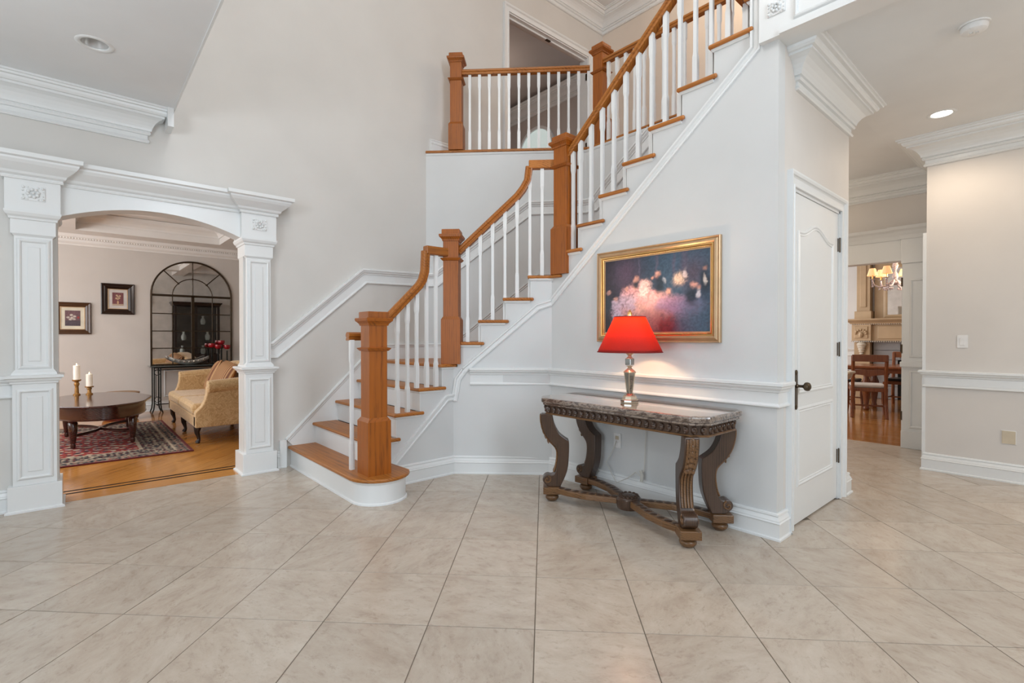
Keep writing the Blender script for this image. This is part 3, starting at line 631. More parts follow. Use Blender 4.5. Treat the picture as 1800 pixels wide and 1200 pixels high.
for k in range(10,18):
    x=NX[k-10]
    if k<17: tread([(x,3.168),(x+.29,3.168),(x+.29,3.195),(x+.250,3.195),(x+.250,4.335),(x,4.335)],k,OAKX)
    else: tread([(x,3.168),(-1.22,3.168),(-1.22,4.335),(x,4.335)],k,OAKX)
    MB().box(x+.028,3.2015,RISE*(k-1),x+.043,4.335,RISE*k-.028).build('riser',TRIM,st)
    MB().sweep([(0,-.018),(.006,-.018),(.014,-.006),(.014,0),(0,0)],[(x+.028,3.30,RISE*k-.028),(x+.028,3.20,RISE*k-.028),(x+.26,3.20,RISE*k-.028)]).build('cove_moulding',TRIM,st)
# newels
def newel(parent,c,z0,rot,drop=0,H=1.21,base=.42,col=.94,m=OAKZ,hb=.086,hs=.069):
    g=empty('newel_post',(c[0],c[1],z0)); 
    M=Matrix.Translation((c[0],c[1],z0))@Matrix.Rotation(rot,4,'Z')
    def B(nm,mb,mm=m,**k): o=mb.xf(M).build(nm,mm,g,**k); return o
    # base block is rotated world geometry
    B('base_block',MB().box(-hb,-hb,-drop,hb,hb,base-.02).prism([(-hb,-hb,base-.02),(hb,-hb,base-.02),(hb,hb,base-.02),(-hb,hb,base-.02)],(0,0,.001)),bevel=.004)
    t=MB(); t.add([(-hb,-hb,base-.02),(hb,-hb,base-.02),(hb,hb,base-.02),(-hb,hb,base-.02),(-hs,-hs,base+.008),(hs,-hs,base+.008),(hs,hs,base+.008),(-hs,hs,base+.008)],[(0,1,5,4),(1,2,6,5),(2,3,7,6),(3,0,4,7),(4,5,6,7),(3,2,1,0)])
    B('base_chamfer',t)
    B('shaft',MB().box(-hs,-hs,base,hs,hs,H-.09),bevel=.003)
    B('collar',MB().sweep([(0,-.012),(.008,-.010),(.020,.004),(.024,.010),(.008,.014),(0,.016)],[(hs,-hs,col),(hs,hs,col),(-hs,hs,col),(-hs,-hs,col)],closed=True))
    B('cap_moulding',MB().sweep([(0,0),(.006,0),(.010,.014),(.024,.030),(.030,.034),(.034,.052),(0,.056)],[(hs,-hs,H-.105),(hs,hs,H-.105),(-hs,hs,H-.105),(-hs,-hs,H-.105)],closed=True))
    h2=hs+.012; cp=MB(); cp.box(-hs-.034,-hs-.034,H-.058,hs+.034,hs+.034,H-.046); cp.box(-h2,-h2,H-.05,h2,h2,H)
    B('cap',cp,bevel=.006)
    g.parent=parent; g.location=Vector((c[0],c[1],z0))-WLOC[parent]; return g
newel(st,(-3.538,1.712),RISE,0,H=1.225,hb=.093,hs=.073)
newel(st,(-3.765,2.585),RISE*5,PI/4,drop=0)
newel(st,(-2.99,3.258),RISE*9,0,hb=.093,hs=.074)
newel(st,(-1.36,3.245),Z2,0)
# balusters
def baluster(parent,x,y,z0,z1,rot=0,lo=.20,hi=.16):
    a=.0165; b=.0125; M=Matrix.Translation((x,y,0))@Matrix.Rotation(rot,4,'Z'); m=MB()
    rings=[(a,z0),(a,z0+lo),(b,z0+lo+.03),(b,z1-hi-.03),(a,z1-hi),(a,z1)]
    vs=[];fs=[]
    for r,z in rings: vs+=[(-r,-r,z),(r,-r,z),(r,r,z),(-r,r,z)]
    for i in range(len(rings)-1):
        for k in range(4): fs.append((i*4+k,i*4+(k+1)%4,i*4+4+(k+1)%4,i*4+4+k))
    fs+=[(3,2,1,0),(20,21,22,23)]
    m.add(vs,fs).xf(M); return m.build('baluster',TRIM,parent)
HR=[(-.030,.0),(-.034,.012),(-.024,.018),(-.024,.026),(-.034,.034),(-.034,.050),(-.022,.062),(0,.066),(.022,.062),(.034,.050),(.034,.034),(.024,.026),(.024,.018),(.034,.012),(.030,0)]
RX=-3.765
# rail 1
def lerp(a,b,t): return a+(b-a)*t
def z1rail(y): return 1.441-.066+(y-1.975)*.985
trims=[]
p1=[(RX,1.60,1.205),(RX,1.73,1.205),(RX,1.80,1.225),(RX,1.90,1.302),(RX,2.26,z1rail(2.26)),(RX,2.30,z1rail(2.30)+.02),(RX,2.325,1.80),(RX,2.335,1.98)]
MB().sweep(HR,p1+[],n=(1,0,0)).build('handrail',OAKY,st,smooth=True)
MB().box(RX-.034,2.335-.035,1.955,RX+.034,2.55,2.03).build('handrail',OAKY,st,bevel=.008)
for y in (1.62,): baluster(st,RX+.03,y-.0,RISE,1.21)
for y,k in ((2.03,3),(2.125,3),(2.215,4),(2.315,4),(2.41,4)):
    zt=z1rail(y)+.01 if y<2.3 else 1.96
    baluster(st,RX,y,RISE*k if y<2.42 else RISE*5,zt)
# rail 2 (diagonal plane just inside)
def r2(s_,z): q=P0+d2*s_-nrm2*.045; return (q.x,q.y,z)
def z2rail(s_): return 2.02+(s_-.10)*.925
MB().sweep(HR,[r2(.06,z2rail(.06)),r2(.60,z2rail(.60)),r2(.655,z2rail(.655)+.02),r2(.70,z2rail(.70)+.06),r2(.715,2.76)],n=tuple(nrm2)).build('handrail',OAKY,st,smooth=True)
MB().box(-.035,-.034,0,.26,.034,.075).xf(Matrix.Translation(r2(.715,2.745))@Matrix.Rotation(PI/4,4,'Z')).build('handrail',OAKX,st,bevel=.008)
for i,s_ in enumerate((.125,.24,.353,.465,.575,.69,.80)):
    k=(6,6,7,7,8,8,9)[i]; q=r2(s_,0); baluster(st,q[0],q[1],RISE*k,z2rail(s_)+.01 if s_<.66 else 2.75,PI/4)
# rail 3
YR=3.245
def z3rail(x): return 2.862-.066+(x+2.913)*.853
MB().sweep(HR,[(-2.96,YR,z3rail(-2.96)),(-1.36,YR,z3rail(-1.36))],n=(0,-1,0)).build('handrail',OAKX,st,smooth=True)
for k in range(10,17):
    for dx in (.075,.190):
        x=NX[k-10]+dx+.03
        if x>-2.90: baluster(st,x,YR,RISE*k,z3rail(x)+.01)
baluster(st,-2.885,YR,RISE*10,z3rail(-2.885)+.01)
# fillet blocks under rail 3 between balusters are the underside shoe
# ------------------------------------------------------------------ balcony railing
br=empty('balcony_railing',(-4.0,4.0,Z2),'upstairs balcony railing with oak handrail, two oak newels and white balusters','railing')
B0=Vector((XL,3.045,0))
def bq(s_,off=0): q=B0+d2*s_+nrm2*off; return (q.x,q.y)
newel(br,bq(.352,-.035),Z2,PI/4,H=1.10,base=.31,col=.80,hb=.083,hs=.066)
newel(br,(-3.52,4.42),Z2,0,H=1.10,base=.31,col=.80,hb=.083,hs=.066)
ZH=Z2+.87
MB().sweep(HR,[(*bq(.40,-.035),ZH),(*bq(1.87,-.035),ZH)]).build('handrail',OAKX,br,smooth=True)
MB().sweep(HR,[(-3.48,4.40,ZH),(-1.0,4.40,ZH)]).build('handrail',OAKX,br,smooth=True)
for i in range(13):
    q=bq(.505+.1128*i,-.035); baluster(br,q[0],q[1],Z2,ZH+.01,PI/4,.21,.15)
for i in range(21): baluster(br,-3.40+.1128*i,4.40,Z2,ZH+.01,0,.21,.15)
MB().pol([bq(0,.03),bq(1.85,.03),(-1.2,4.31),(-1.2,4.47),bq(1.78,-.13),bq(.0,-.13)],Z2-.03,Z2).build('landing_nosing',OAKX,br,bevel=.010)
MB().sweep([(0,-.022),(.006,-.022),(.016,-.006),(.016,0),(0,0)],[(*bq(0,.0),Z2-.03),(pB[0],pB[1],Z2-.03),(-1.2,4.34,Z2-.03)]).build('cove_moulding',TRIM,br)
# ================================================================== CONSOLE TABLE
ct=empty('console_table',(-2.06,2.90,0),'carved walnut console table with dark marble top and scroll legs against the stair wall','table')
CX,CY=-2.06,2.90
def octo(hx,hy,c): return [(CX-hx+c,CY-hy),(CX+hx-c,CY-hy),(CX+hx,CY-hy+c),(CX+hx,CY+hy-c*.6),(CX+hx-c*.6,CY+hy),(CX-hx+c*.6,CY+hy),(CX-hx,CY+hy-c*.6),(CX-hx,CY-hy+c)]
HX,HY=.690,.262
MB().pol(octo(HX,HY,.085),.738,.776).build('marble_top',MARB,ct,bevel=.012)
MB().pol(octo(HX-.012,HY-.012,.08),.722,.738).build('marble_lip',MARB,ct,bevel=.005)
ap_=octo(HX-.035,HY-.035,.075); apron=MB().pol(ap_,.655,.722).build('apron',WALNUT,ct,bevel=.003)
edge=octo(HX-.033,HY-.033,.075)
lob=MB(); 
for i in range(8):
    a=Vector(edge[i]).to_3d(); b=Vector(edge[(i+1)%8]).to_3d(); L=(b-a).length; n_=max(1,int(L/.052)); dr=(b-a)/n_
    no=Vector((dr.y,-dr.x,0)).normalized()
    for k in range(n_):
        p=a+dr*(k+.5)-no*.006; lob.sphere((p.x,p.y,.690),.021,8,6,1.2,1,1); lob.sphere((p.x+no.x*.016,p.y+no.y*.016,.702),.010,6,4); lob.sphere((p.x+no.x*.014,p.y+no.y*.014,.674),.007,6,4)
lob.build('carved_lobes',WALNUT,ct,smooth=True,kind='stuff')
MB().sweep([(0,0),(.008,.002),(.010,.008),(.004,.014),(0,.014)],[(p[0],p[1],.650) for p in ap_],closed=True).build('apron_bead',GILTW,ct)
LEG0=[(.081,.657),(.082,.607),(.063,.53),(.024,.463),(-.032,.402),(-.043,.341),(-.033,.264),(-.017,.215),(.006,.199),(.035,.203),(.06,.19),(.070,.165),(.062,.143),(.045,.128),(.02,.112),(-.061,.112),(-.100,.197),(-.120,.275),(-.127,.408),(-.124,.462),(-.055,.513),(-.017,.585),(-.002,.657)]
def crm(P,n=4):
    out=[]
    for i in range(len(P)-1):
        p0=P[max(i-1,0)];p1=P[i];p2=P[i+1];p3=P[min(i+2,len(P)-1)]
        for k in range(n):
            t=k/n; out.append(tuple(.5*((2*p1[c])+(-p0[c]+p2[c])*t+(2*p0[c]-5*p1[c]+4*p2[c]-p3[c])*t*t+(-p0[c]+3*p1[c]-3*p2[c]+p3[c])*t**3) for c in (0,1)))
    return out+[tuple(P[-1])]
LEG=crm(LEG0[:15])+crm(LEG0[15:20])+crm(LEG0[20:] if False else [(-.112,.468)]+LEG0[20:])
for sx,sy in ((-1,-1),(1,-1),(1,1),(-1,1)):
    fx,fy=CX+sx*.555,CY+sy*.197; a=math.atan2(sy,sx) if (sx,sy)!=(-1,1) else PI; M=Matrix.Translation((fx,fy,0))@Matrix.Rotation(a,4,'Z')
    lg=MB().prism([(u,-.042,z) for u,z in LEG],(0,.084,0)).xf(M).build('leg',WALNUT,ct,bevel=.006)
    outer=crm([(.083,.645),(.083,.607),(.065,.53),(.026,.463),(-.029,.402),(-.040,.341),(-.030,.264),(-.014,.222)],3)
    for v in (-.026,-.009,.009,.026): MB().tube([tuple(M@Vector((u+.002,v,z))) for u,z in outer],.0075,6).build('flute',GILTW,lg,smooth=True)
    acan=MB()
    for i in range(5):
        z=.62-.035*i; u=.086-.002*i-.004*i*i*.5; acan.sphere((0,0,0),.024,8,6,1.3,.5,.9)
        b_=len(acan.v)-8*7-0
    acan=MB()
    for i in range(6):
        t=i/5; z=.635-.18*t; u=.082-.055*t*t
        acan.sphere((u+.004,0,z),.017,8,6,1.25,.45,1.0); acan.sphere((u,.02,z-.008),.013,6,5,1.25,.5,1); acan.sphere((u,-.02,z-.008),.013,6,5,1.25,.5,1)
    acan.xf(M).build('carved_leaf',GILTW,lg,smooth=True)
    sc_=MB()
    for sgn in (-1,1):
        sc_=MB(); pp=[(.036+ (.030-.0035*k*.55)*math.cos(.9*k*.55+PI*.6)*1,sgn*.043,.166+(.030-.0035*k*.55)*math.sin(.9*k*.55+PI*.6)) for k in range(16)]
        sc_.tube([tuple(M@Vector(p)) for p in pp],.006,6); sc_.build('scroll',GILTW,lg,smooth=True)
    MB().box(-.062,-.062,.060,.066,.062,.112).xf(M).build('foot_block',GILTW,ct,bevel=.004)
    MB().lathe([(.018,0),(.030,.002),(.040,.010),(.049,.022),(.051,.032),(.046,.042),(.036,.048),(.040,.053),(.042,.062)],(fx,fy,0),20).build('bun_foot',GILTW,ct,smooth=True)
for sx in (-1,1):
    for sy in (-1,1):
        P_=[Vector((CX+sx*.53,CY+sy*.185)),Vector((CX+sx*.40,CY+sy*.175)),Vector((CX+sx*.26,CY+sy*.135)),Vector((CX+sx*.15,CY+sy*.075)),Vector((CX+sx*.05,CY+sy*.02))]
        L_=[];R_2=[]
        for i,p in enumerate(P_):
            t=(P_[min(i+1,4)]-P_[max(i-1,0)]).normalized(); nn=Vector((-t.y,t.x))*.036; L_.append(p+nn); R_2.append(p-nn)
        MB().pol([tuple(p) for p in L_+R_2[::-1]],.068,.108).build('stretcher',GILTW,ct,bevel=.006)
        m=MB()
        for i in range(9):
            t=i/8*3.6; k=int(t); q=P_[k].lerp(P_[k+1],t-k); m.sphere((q.x,q.y,.108),.024,8,5,.3,1.1,1.1)
        m.build('stretcher_carving',WALNUT,ct,smooth=True,kind='stuff')
MB().lathe([(.0,.04),(.08,.042),(.088,.07),(.09,.105),(.080,.112),(.075,.122),(.05,.132),(.02,.138),(0,.139)],(CX,CY,0),24).build('centre_medallion',WALNUT,ct,smooth=True)
m=MB()
for i in range(12): a=i*PI/6; m.sphere((CX+.055*math.cos(a),CY+.055*math.sin(a),.128),.016,8,5,.7)
m.build('medallion_petals',WALNUT,ct,smooth=True)
# ------------------------------------------------------------------ lamp
LX,LY,LZ=-2.056,2.90,.776
tl=empty('table_lamp',(LX,LY,LZ),'lit table lamp with red empire shade and mirrored silver stem on the console','lamp')
MB().lathe([(.0,0),(.060,0),(.062,.006),(.062,.020),(.052,.026),(.050,.034),(.046,.046),(.034,.058),(.020,.064)],(LX,LY,LZ),8).build('base',SILVC,tl)
MB().lathe([(.0,0),(.063,0),(.063,.010),(.0,.010)],(LX,LY,LZ+.010),8).build('base_band',GMIR,tl)
MB().lathe([(.012,0),(.035,.008),(.038,.018),(.028,.03),(.012,.034)],(LX,LY,LZ+.036),16).build('base_ornament',SILV,tl,smooth=True)
MB().lathe([(.0,.066),(.021,.068),(.040,.208),(.0,.210)],(LX,LY,LZ),6).build('mirrored_stem',GMIR,tl)
m=MB()
for i in range(6):
    a=i*PI/3; m.tube([(LX+.021*math.cos(a),LY+.021*math.sin(a),LZ+.068),(LX+.040*math.cos(a),LY+.040*math.sin(a),LZ+.208)],.0025,5)
m.build('stem_edging',SILVC,tl)
MB().lathe([(.0,0),(.042,0),(.044,.006),(.036,.014),(.018,.028),(.012,.036),(.016,.042),(.026,.048),(.0,.05)],(LX,LY,LZ+.208),16).build('stem_collar',SILVC,tl,smooth=True)
bx('mirrored_cube',GMIR,tl,LX-.023,LY-.023,LZ+.262,LX+.023,LY+.023,LZ+.306,bevel=.003)
MB().lathe([(0,0),(.026,0),(.026,.006),(.014,.012),(.012,.024),(.026,.034),(.028,.038),(.014,.040),(.014,.075),(0,.075)],(LX,LY,LZ+.304),16).build('socket',SILVC,tl,smooth=True)
z0_,z1_=1.128,1.372; m=MB(); seg=48; rr=[(.222,z0_),(.106,z1_)]
vs=[];fs=[]
N_=12
for k in range(N_+1):
    t=k/N_
    for i in range(seg): a=2*PI*i/seg; r=lerp(.222,.106,t); vs.append((LX+r*math.cos(a),LY+r*math.sin(a),lerp(z0_,z1_,t)))
for k in range(N_):
    for i in range(seg): fs.append((k*seg+i,k*seg+(i+1)%seg,(k+1)*seg+(i+1)%seg,(k+1)*seg+i))
sh_=MB().add(vs,fs).build('lamp_shade',SHADE,tl,smooth=True)
so=sh_.modifiers.new('t','SOLIDIFY'); so.thickness=.0015
m=MB(); m.tube([(LX+.2225*math.cos(2*PI*i/40),LY+.2225*math.sin(2*PI*i/40),z0_) for i in range(40)],.003,6,True); m.tube([(LX+.1065*math.cos(2*PI*i/40),LY+.1065*math.sin(2*PI*i/40),z1_) for i in range(40)],.003,6,True)
m.build('shade_trim',plain('dark_red_trim',(.22,.015,.012),.7),sh_)
m=MB(); m.tube([(LX,LY,LZ+.37),(LX,LY,1.38)],.003,6)
for a in range(3): m.tube([(LX,LY,1.362),(LX+.106*math.cos(a*2.094),LY+.106*math.sin(a*2.094),1.368)],.002,5)
m.build('harp',SILVC,tl)
MB().lathe([(0,0),(.010,0),(.010,.006),(.016,.010),(.016,.028),(.010,.034),(.006,.038),(.007,.044),(0,.048)],(LX,LY,1.375),12).build('finial',GOLD2,tl,smooth=True)
MB().sphere((LX,LY,1.235),.026,14,10,1.25).build('bulb',plain('lamp_bulb',(1,.9,.8),.4,0,(1,.72,.42),30),tl,smooth=True)
point('lamp_bulb_light',(LX,LY,1.315),9,(1,.66,.36),.03)
# cord, outlet
oc=empty('wall_outlet',(-2.378,3.2,.42),'white duplex wall outlet beneath the console table','outlet')
bx('cover',WHITEP,oc,-2.412,3.190,.362,-2.344,3.199,.478,bevel=.003)
for z in (.397,.443): bx('socket',BEIGEP if z>.42 else WHITEP,oc,-2.394,3.186,z-.014,-2.362,3.191,z+.014,bevel=.003)
cr_=empty('lamp_cord',(-2.1,3.17,.2),'thin clear lamp cord hanging down the wall under the console','cord')
MB().tube([(-2.10,3.168,.775),(-2.10,3.172,.6),(-2.11,3.172,.42),(-2.115,3.168,.26),(-2.13,3.160,.19)],.003,6).build('cord_drop',CORDM,cr_)
MB().tube([(-2.13,3.155,.19),(-2.18,3.150,.22),(-2.25,3.150,.16),(-2.36,3.155,.10),(-2.46,3.16,.24),(-2.40,3.17,.35),(-2.378,3.178,.42)],.003,6).build('cord_run',CORDM,cr_)
MB().tube([(-2.14,3.155,.24),(-2.125,3.155,.21),(-2.13,3.152,.16)],.012,8).build('cord_switch',CORDM,cr_,smooth=True)
# ------------------------------------------------------------------ framed painting
import numpy as np
rng=np.random.default_rng(3)
def grid_pic(name,mat,parent,O,U,V,nx,ny,fn,thick=None):
    u,v=np.meshgrid(np.linspace(0,1,nx+1),np.linspace(0,1,ny+1)); O=np.array(O);U=np.array(U);V=np.array(V)
    P=O+u[...,None]*U+v[...,None]*V; P=P.reshape(-1,3); c=P.mean(0); me=bpy.data.meshes.new(name)
    idx=np.arange((nx+1)*(ny+1)).reshape(ny+1,nx+1)
    F=np.stack([idx[:-1,:-1],idx[:-1,1:],idx[1:,1:],idx[1:,:-1]],-1).reshape(-1,4)
    me.from_pydata((P-c).tolist(),[],F.tolist()); me.materials.append(mat)
    col=fn(u.ravel(),v.ravel()); a=me.color_attributes.new('Col','FLOAT_COLOR','POINT')
    a.data.foreach_set('color',np.concatenate([np.clip(col,0,1),np.ones((len(col),1))],1).astype(np.float32).ravel())
    o=bpy.data.objects.new(name,me); COL.objects.link(o); o.parent=parent; c=Vector(c.tolist())
    o.location=c-(WLOC.get(parent,Vector()) if parent else Vector()); WLOC[o]=c; return o
def vnoise(u,v,f,seed):
    r=np.random.default_rng(seed); G=r.random((int(f*2)+3,int(f*2)+3)); x=u*f; y=v*f; xi=x.astype(int); yi=y.astype(int); fx=x-xi; fy=y-yi; fx=fx*fx*(3-2*fx); fy=fy*fy*(3-2*fy)
    return (G[yi,xi]*(1-fx)+G[yi,xi+1]*fx)*(1-fy)+(G[yi+1,xi]*(1-fx)+G[yi+1,xi+1]*fx)*fy
def painting_fn(u,v):
    wu=u+.022*(vnoise(u*1.4,v,16,41)-.5)+.010*(vnoise(u*1.4,v,42,42)-.5); wv=v+.034*(vnoise(u*1.4,v,16,43)-.5)+.014*(vnoise(u*1.4,v,42,44)-.5); u,v=np.clip(wu,0,1),np.clip(wv,0,1)
    n1=vnoise(u*1.4,v,9,1); n2=vnoise(u*1.4,v,26,2); n3=vnoise(u*1.4,v,60,5)
    col=np.zeros((len(u),3)); dk=np.array([.012,.010,.018]); bl=np.array([.050,.095,.155]); mv=np.array([.085,.055,.095])
    t=np.clip(u*1.6-.1,0,1)[:,None]; col[:]=dk*(1-t)+bl*t
    m=np.exp(-((u-.22)/.14)**2-((v-.80)/.25)**2)[:,None]; col=col*(1-m)+mv*m
    for cx,w_ in ((.36,.008),(.53,.012),(.69,.012),(.78,.03)):      # tall pale mullions/pilasters
        m=(np.exp(-((u-cx)/w_)**2)*np.clip((v-.45)*3,0,1)*.6)[:,None]; col=col*(1-m)+np.array([.12,.10,.16])*m
    m=(np.exp(-((u-.86)/.10)**2-((v-.72)/.22)**2)*.7)[:,None]; col=col*(1-m)+np.array([.09,.055,.08])*m
    def blob(cx,cy,sx,sy,c,a=1,nz=.5):
        nonlocal col
        d=((u-cx)/sx)**2+((v-cy)/sy)**2; k=np.clip(1.6*np.exp(-d)*(1-nz+nz*2*(n2*.5+n3*.5))-.15,0,1)*a
        col=col*(1-k[:,None])+np.array(c)*k[:,None]
    blob(.42,.28,.27,.17,(.50,.23,.21)); blob(.50,.36,.17,.13,(.80,.44,.36)); blob(.36,.34,.18,.11,(.74,.42,.38)); blob(.46,.30,.14,.10,(.86,.52,.42)); blob(.62,.36,.14,.10,(.42,.27,.38)); blob(.70,.34,.12,.10,(.36,.22,.34))
    blob(.82,.30,.12,.12,(.26,.22,.34),.8); blob(.48,.14,.16,.14,(.33,.15,.15),.8); blob(.64,.06,.10,.16,(.16,.015,.02),.8); blob(.90,.10,.16,.26,(.06,.12,.18),.8)
    for cx,cy in ((.22,.52),(.30,.55),(.36,.48),(.40,.58),(.42,.42),(.50,.46)): blob(cx,cy,.045,.085,(.78,.40,.42),.9,.7)
    for cx,cy in ((.21,.42),(.28,.40),(.12,.34),(.14,.22)): blob(cx,cy,.05,.10,(.58,.46,.56),.9,.7)
    for cx,cy,c in ((.42,.62,(.85,.55,.52)),(.74,.66,(.72,.52,.40)),(.40,.54,(.90,.62,.60))): blob(cx,cy,.055,.07,c,1,.8)
    for cx,cy,r_ in ((.045,.56,.020),(.12,.46,.022),(.235,.60,.02),(.33,.70,.025),(.54,.75,.026),(.50,.70,.014),(.65,.52,.025),(.86,.57,.026),(.90,.53,.02),(.95,.76,.018),(.32,.60,.022)):
        blob(cx,cy,r_,r_*1.5,(.62,.33,.27),.95,.3)
    for cx,cy,w_,h_ in ((.04,.38,.035,.14),(.555,.62,.04,.10),(.84,.44,.05,.10),(.95,.60,.035,.16),(.33,.64,.03,.05)): blob(cx,cy,w_,h_,(.018,.030,.048),.9,.3)
    blob(.955,.62,.010,.06,(.62,.58,.55),.9,.3); blob(.90,.46,.018,.05,(.62,.60,.64),.9,.3); blob(.61,.66,.02,.03,(.5,.55,.62),.6,.9); blob(.79,.72,.012,.05,(.75,.62,.62),.7,.9)
    col*=(.78+.44*n3[:,None]); return col
fp=empty('framed_painting',(-2.05,3.2,1.54),'large oil painting of an evening party in a wide gold frame on the stair wall','painting')
PX0,PX1,PZ0,PZ1=-2.568,-1.545,1.195,1.905; yF=3.198
FRP=[(0,0),(.024,0),(.030,-.006),(.022,-.014),(.030,-.022),(.036,-.034),(.026,-.046),(.016,-.050),(.018,-.056),(.012,-.060),(.012,-.075),(0,-.075)]
MB().sweep(FRP,[(PX0,yF,PZ0),(PX0,yF,PZ1),(PX1,yF,PZ1),(PX1,yF,PZ0)],n=(0,-1,0),closed=True).build('frame',GOLDD,fp)
MB().sweep([(.020,-.046),(.030,-.046),(.030,-.054),(.020,-.056)],[(PX0,yF,PZ0),(PX0,yF,PZ1),(PX1,yF,PZ1),(PX1,yF,PZ0)],n=(0,-1,0),closed=True).build('frame_lip',GOLD2,fp)
m=MB()
for i in range(120):
    t=(i+.5)/120; 
    m.sphere((lerp(PX0+.05,PX1-.05,t),yF-.018,PZ0+.062),.005,5,3); m.sphere((lerp(PX0+.05,PX1-.05,t),yF-.018,PZ1-.062),.005,5,3)
    if i<80: t=(i+.5)/80; m.sphere((PX0+.062,yF-.018,lerp(PZ0+.05,PZ1-.05,t)),.005,5,3); m.sphere((PX1-.062,yF-.018,lerp(PZ0+.05,PZ1-.05,t)),.005,5,3)
m.build('frame_beading',GOLD2,fp,kind='stuff')
grid_pic('canvas',GOLDP,fp,(PX0+.07,yF-.008,PZ0+.07),(PX1-PX0-.14,0,0),(0,0,PZ1-PZ0-.14),190,126,painting_fn)
bx('backing',BRNF,fp,PX0+.01,yF-.006,PZ0+.01,PX1-.01,yF+.001,PZ1-.01)
# ------------------------------------------------------------------ small wall and ceiling fittings
sw=empty('light_switch',(-.675,5.95,1.193),'white rocker light switch on the warm right wall','switch')
bx('cover',WHITEP,sw,-.712,5.942,1.135,-.638,5.949,1.250,bevel=.003); bx('rocker',WHITEP,sw,-.692,5.936,1.16,-.658,5.943,1.225,bevel=.002)
bp=empty('cover_plate',(-.378,5.95,.378),'blank beige cover plate low on the right wall','wall plate')
bx('plate',BEIGEP,bp,-.42,5.940,.325,-.336,5.949,.435,bevel=.003); bx('plate_edge',WHITEP,bp,-.424,5.944,.321,-.332,5.9495,.439,bevel=.002)
def downlight(c,lens,label,r=.072):
    g=empty('recessed_light',c,label,'ceiling light'); x,y,z=c
    MB().lathe([(r-.004,.004),(r-.002,-.002),(r+.006,-.006),(r+.020,-.005),(r+.026,0),(r-.004,.006)],(x,y,z),32,cap=False).build('trim_ring',TRIM,g,smooth=True)
    MB().lathe([(r-.001,0),(r*.92,.03),(r*.62,.085),(r*.58,.09),(0,.09)],(x,y,z),32,cap=False).build('reflector',CANIN,g,smooth=True)
    if lens is LAMPON: MB().lathe([(0,0),(r*.90,0),(r*.90,.004),(0,.004)],(x,y,z+.012),28).build('lens',lens,g)
    else: MB().lathe([(0,-.02),(r*.35,-.016),(r*.55,0),(r*.58,.03),(0,.03)],(x,y,z+.065),20).build('bulb',WHITEP,g,smooth=True)
    return g
for p in ((-.745,5.345,ZC),): downlight(p,LAMPON,'lit round recessed downlight in the hall ceiling')
downlight((-4.06,.105,ZC),CANIN,'unlit recessed downlight in the low entry ceiling on the left')
hl=point('hall_downlight_beam',(-.745,5.345,ZC-.05),24,(1,.80,.60),.06,2.7)
sm=empty('smoke_detector',(-.41,3.97,ZC),'round white smoke detector on the hall ceiling','smoke detector')
MB().lathe([(0,-.044),(.045,-.044),(.058,-.036),(.064,-.018),(.064,-.012),(.060,-.010),(.060,-.007),(.072,-.007),(.074,0),(0,0)],(-.41,3.97,ZC),32).build('housing',WHITEP,sm,smooth=True)
MB().box(-.43,3.955,ZC-.048,-.415,3.97,ZC-.043).box(-.405,3.965,ZC-.048,-.39,3.98,ZC-.043).build('grille',CANIN,sm)
# room lamps and added fills that are out of frame
point('hall_lamp_a',(-2.6,5.9,2.5),17,(1,.84,.68),.12); point('hall_lamp_b',(1.6,4.7,2.3),34,(1,.82,.64),.12)
point('upstairs_room_fill',(-7.2,5.6,5.6),14,(1,.86,.76),.15)  # added fill light that brightens the room behind the upstairs doorway
point('upstairs_lamp',(-2.6,5.4,5.6),27,(1,.74,.50),.15)
point('chandelier_foyer',(-2.0,.95,5.2),78,NEU,.45)
point('entry_fill',(-2.6,-1.1,2.45),40,(.93,.97,1),.25)  # added cool fill, brightens the low entry ceiling and the archway cornice
point('living_lamp',(-7.4,-.9,2.5),58,(1,.92,.86),.2); point('dining_lamp',(-1.6,9.6,2.2),22,(1,.80,.58),.15)
# ================================================================== LIVING ROOM
# framed prints
def print_fn(kind):
    def fn(u,v):
        n2=vnoise(u,v,12,11); n3=vnoise(u,v,24,12)
        base=np.array([.17,.055,.06]) if kind else np.array([.15,.075,.085]); col=np.tile(base,(len(u),1))*(.7+.6*n3[:,None])
        if not kind:
            m=(v<.36)[:,None]; col=np.where(m,np.array([.075,.055,.07])*(.7+.6*n3[:,None]),col)
            for cx,cy in ((.2,.55),(.42,.70),(.45,.52),(.62,.62),(.58,.44),(.35,.42)):
                d=((u-cx)/.12)**2+((v-cy)/.075)**2; k=(np.clip(1.4-d*1.2,0,1)*(.5+.7*n2))[:,None].clip(0,1); col=col*(1-k)+np.array([.62,.56,.50])*k
            d=((u-.86)/.07)**2+((v-.55)/.07)**2; k=np.clip(1.5-d,0,1)[:,None]; col=col*(1-k)+np.array([.35,.03,.03])*k
        else:
            m=(v<.12)[:,None]; col=np.where(m,np.array([.45,.33,.24]),col)
            d=((u-.5)/.09)**2+((v-.24)/.16)**2; k=np.clip(1.5-d*1.3,0,1)[:,None]; col=col*(1-k)+np.array([.55,.36,.20])*k
            for cx,cy in ((.35,.55),(.5,.68),(.62,.58),(.40,.78),(.68,.74),(.5,.5)):
                d=((u-cx)/.10)**2+((v-cy)/.07)**2; k=(np.clip(1.4-d*1.2,0,1)*(.5+.7*n2))[:,None].clip(0,1); col=col*(1-k)+np.array([.58,.42,.26])*k
        return col
    return fn
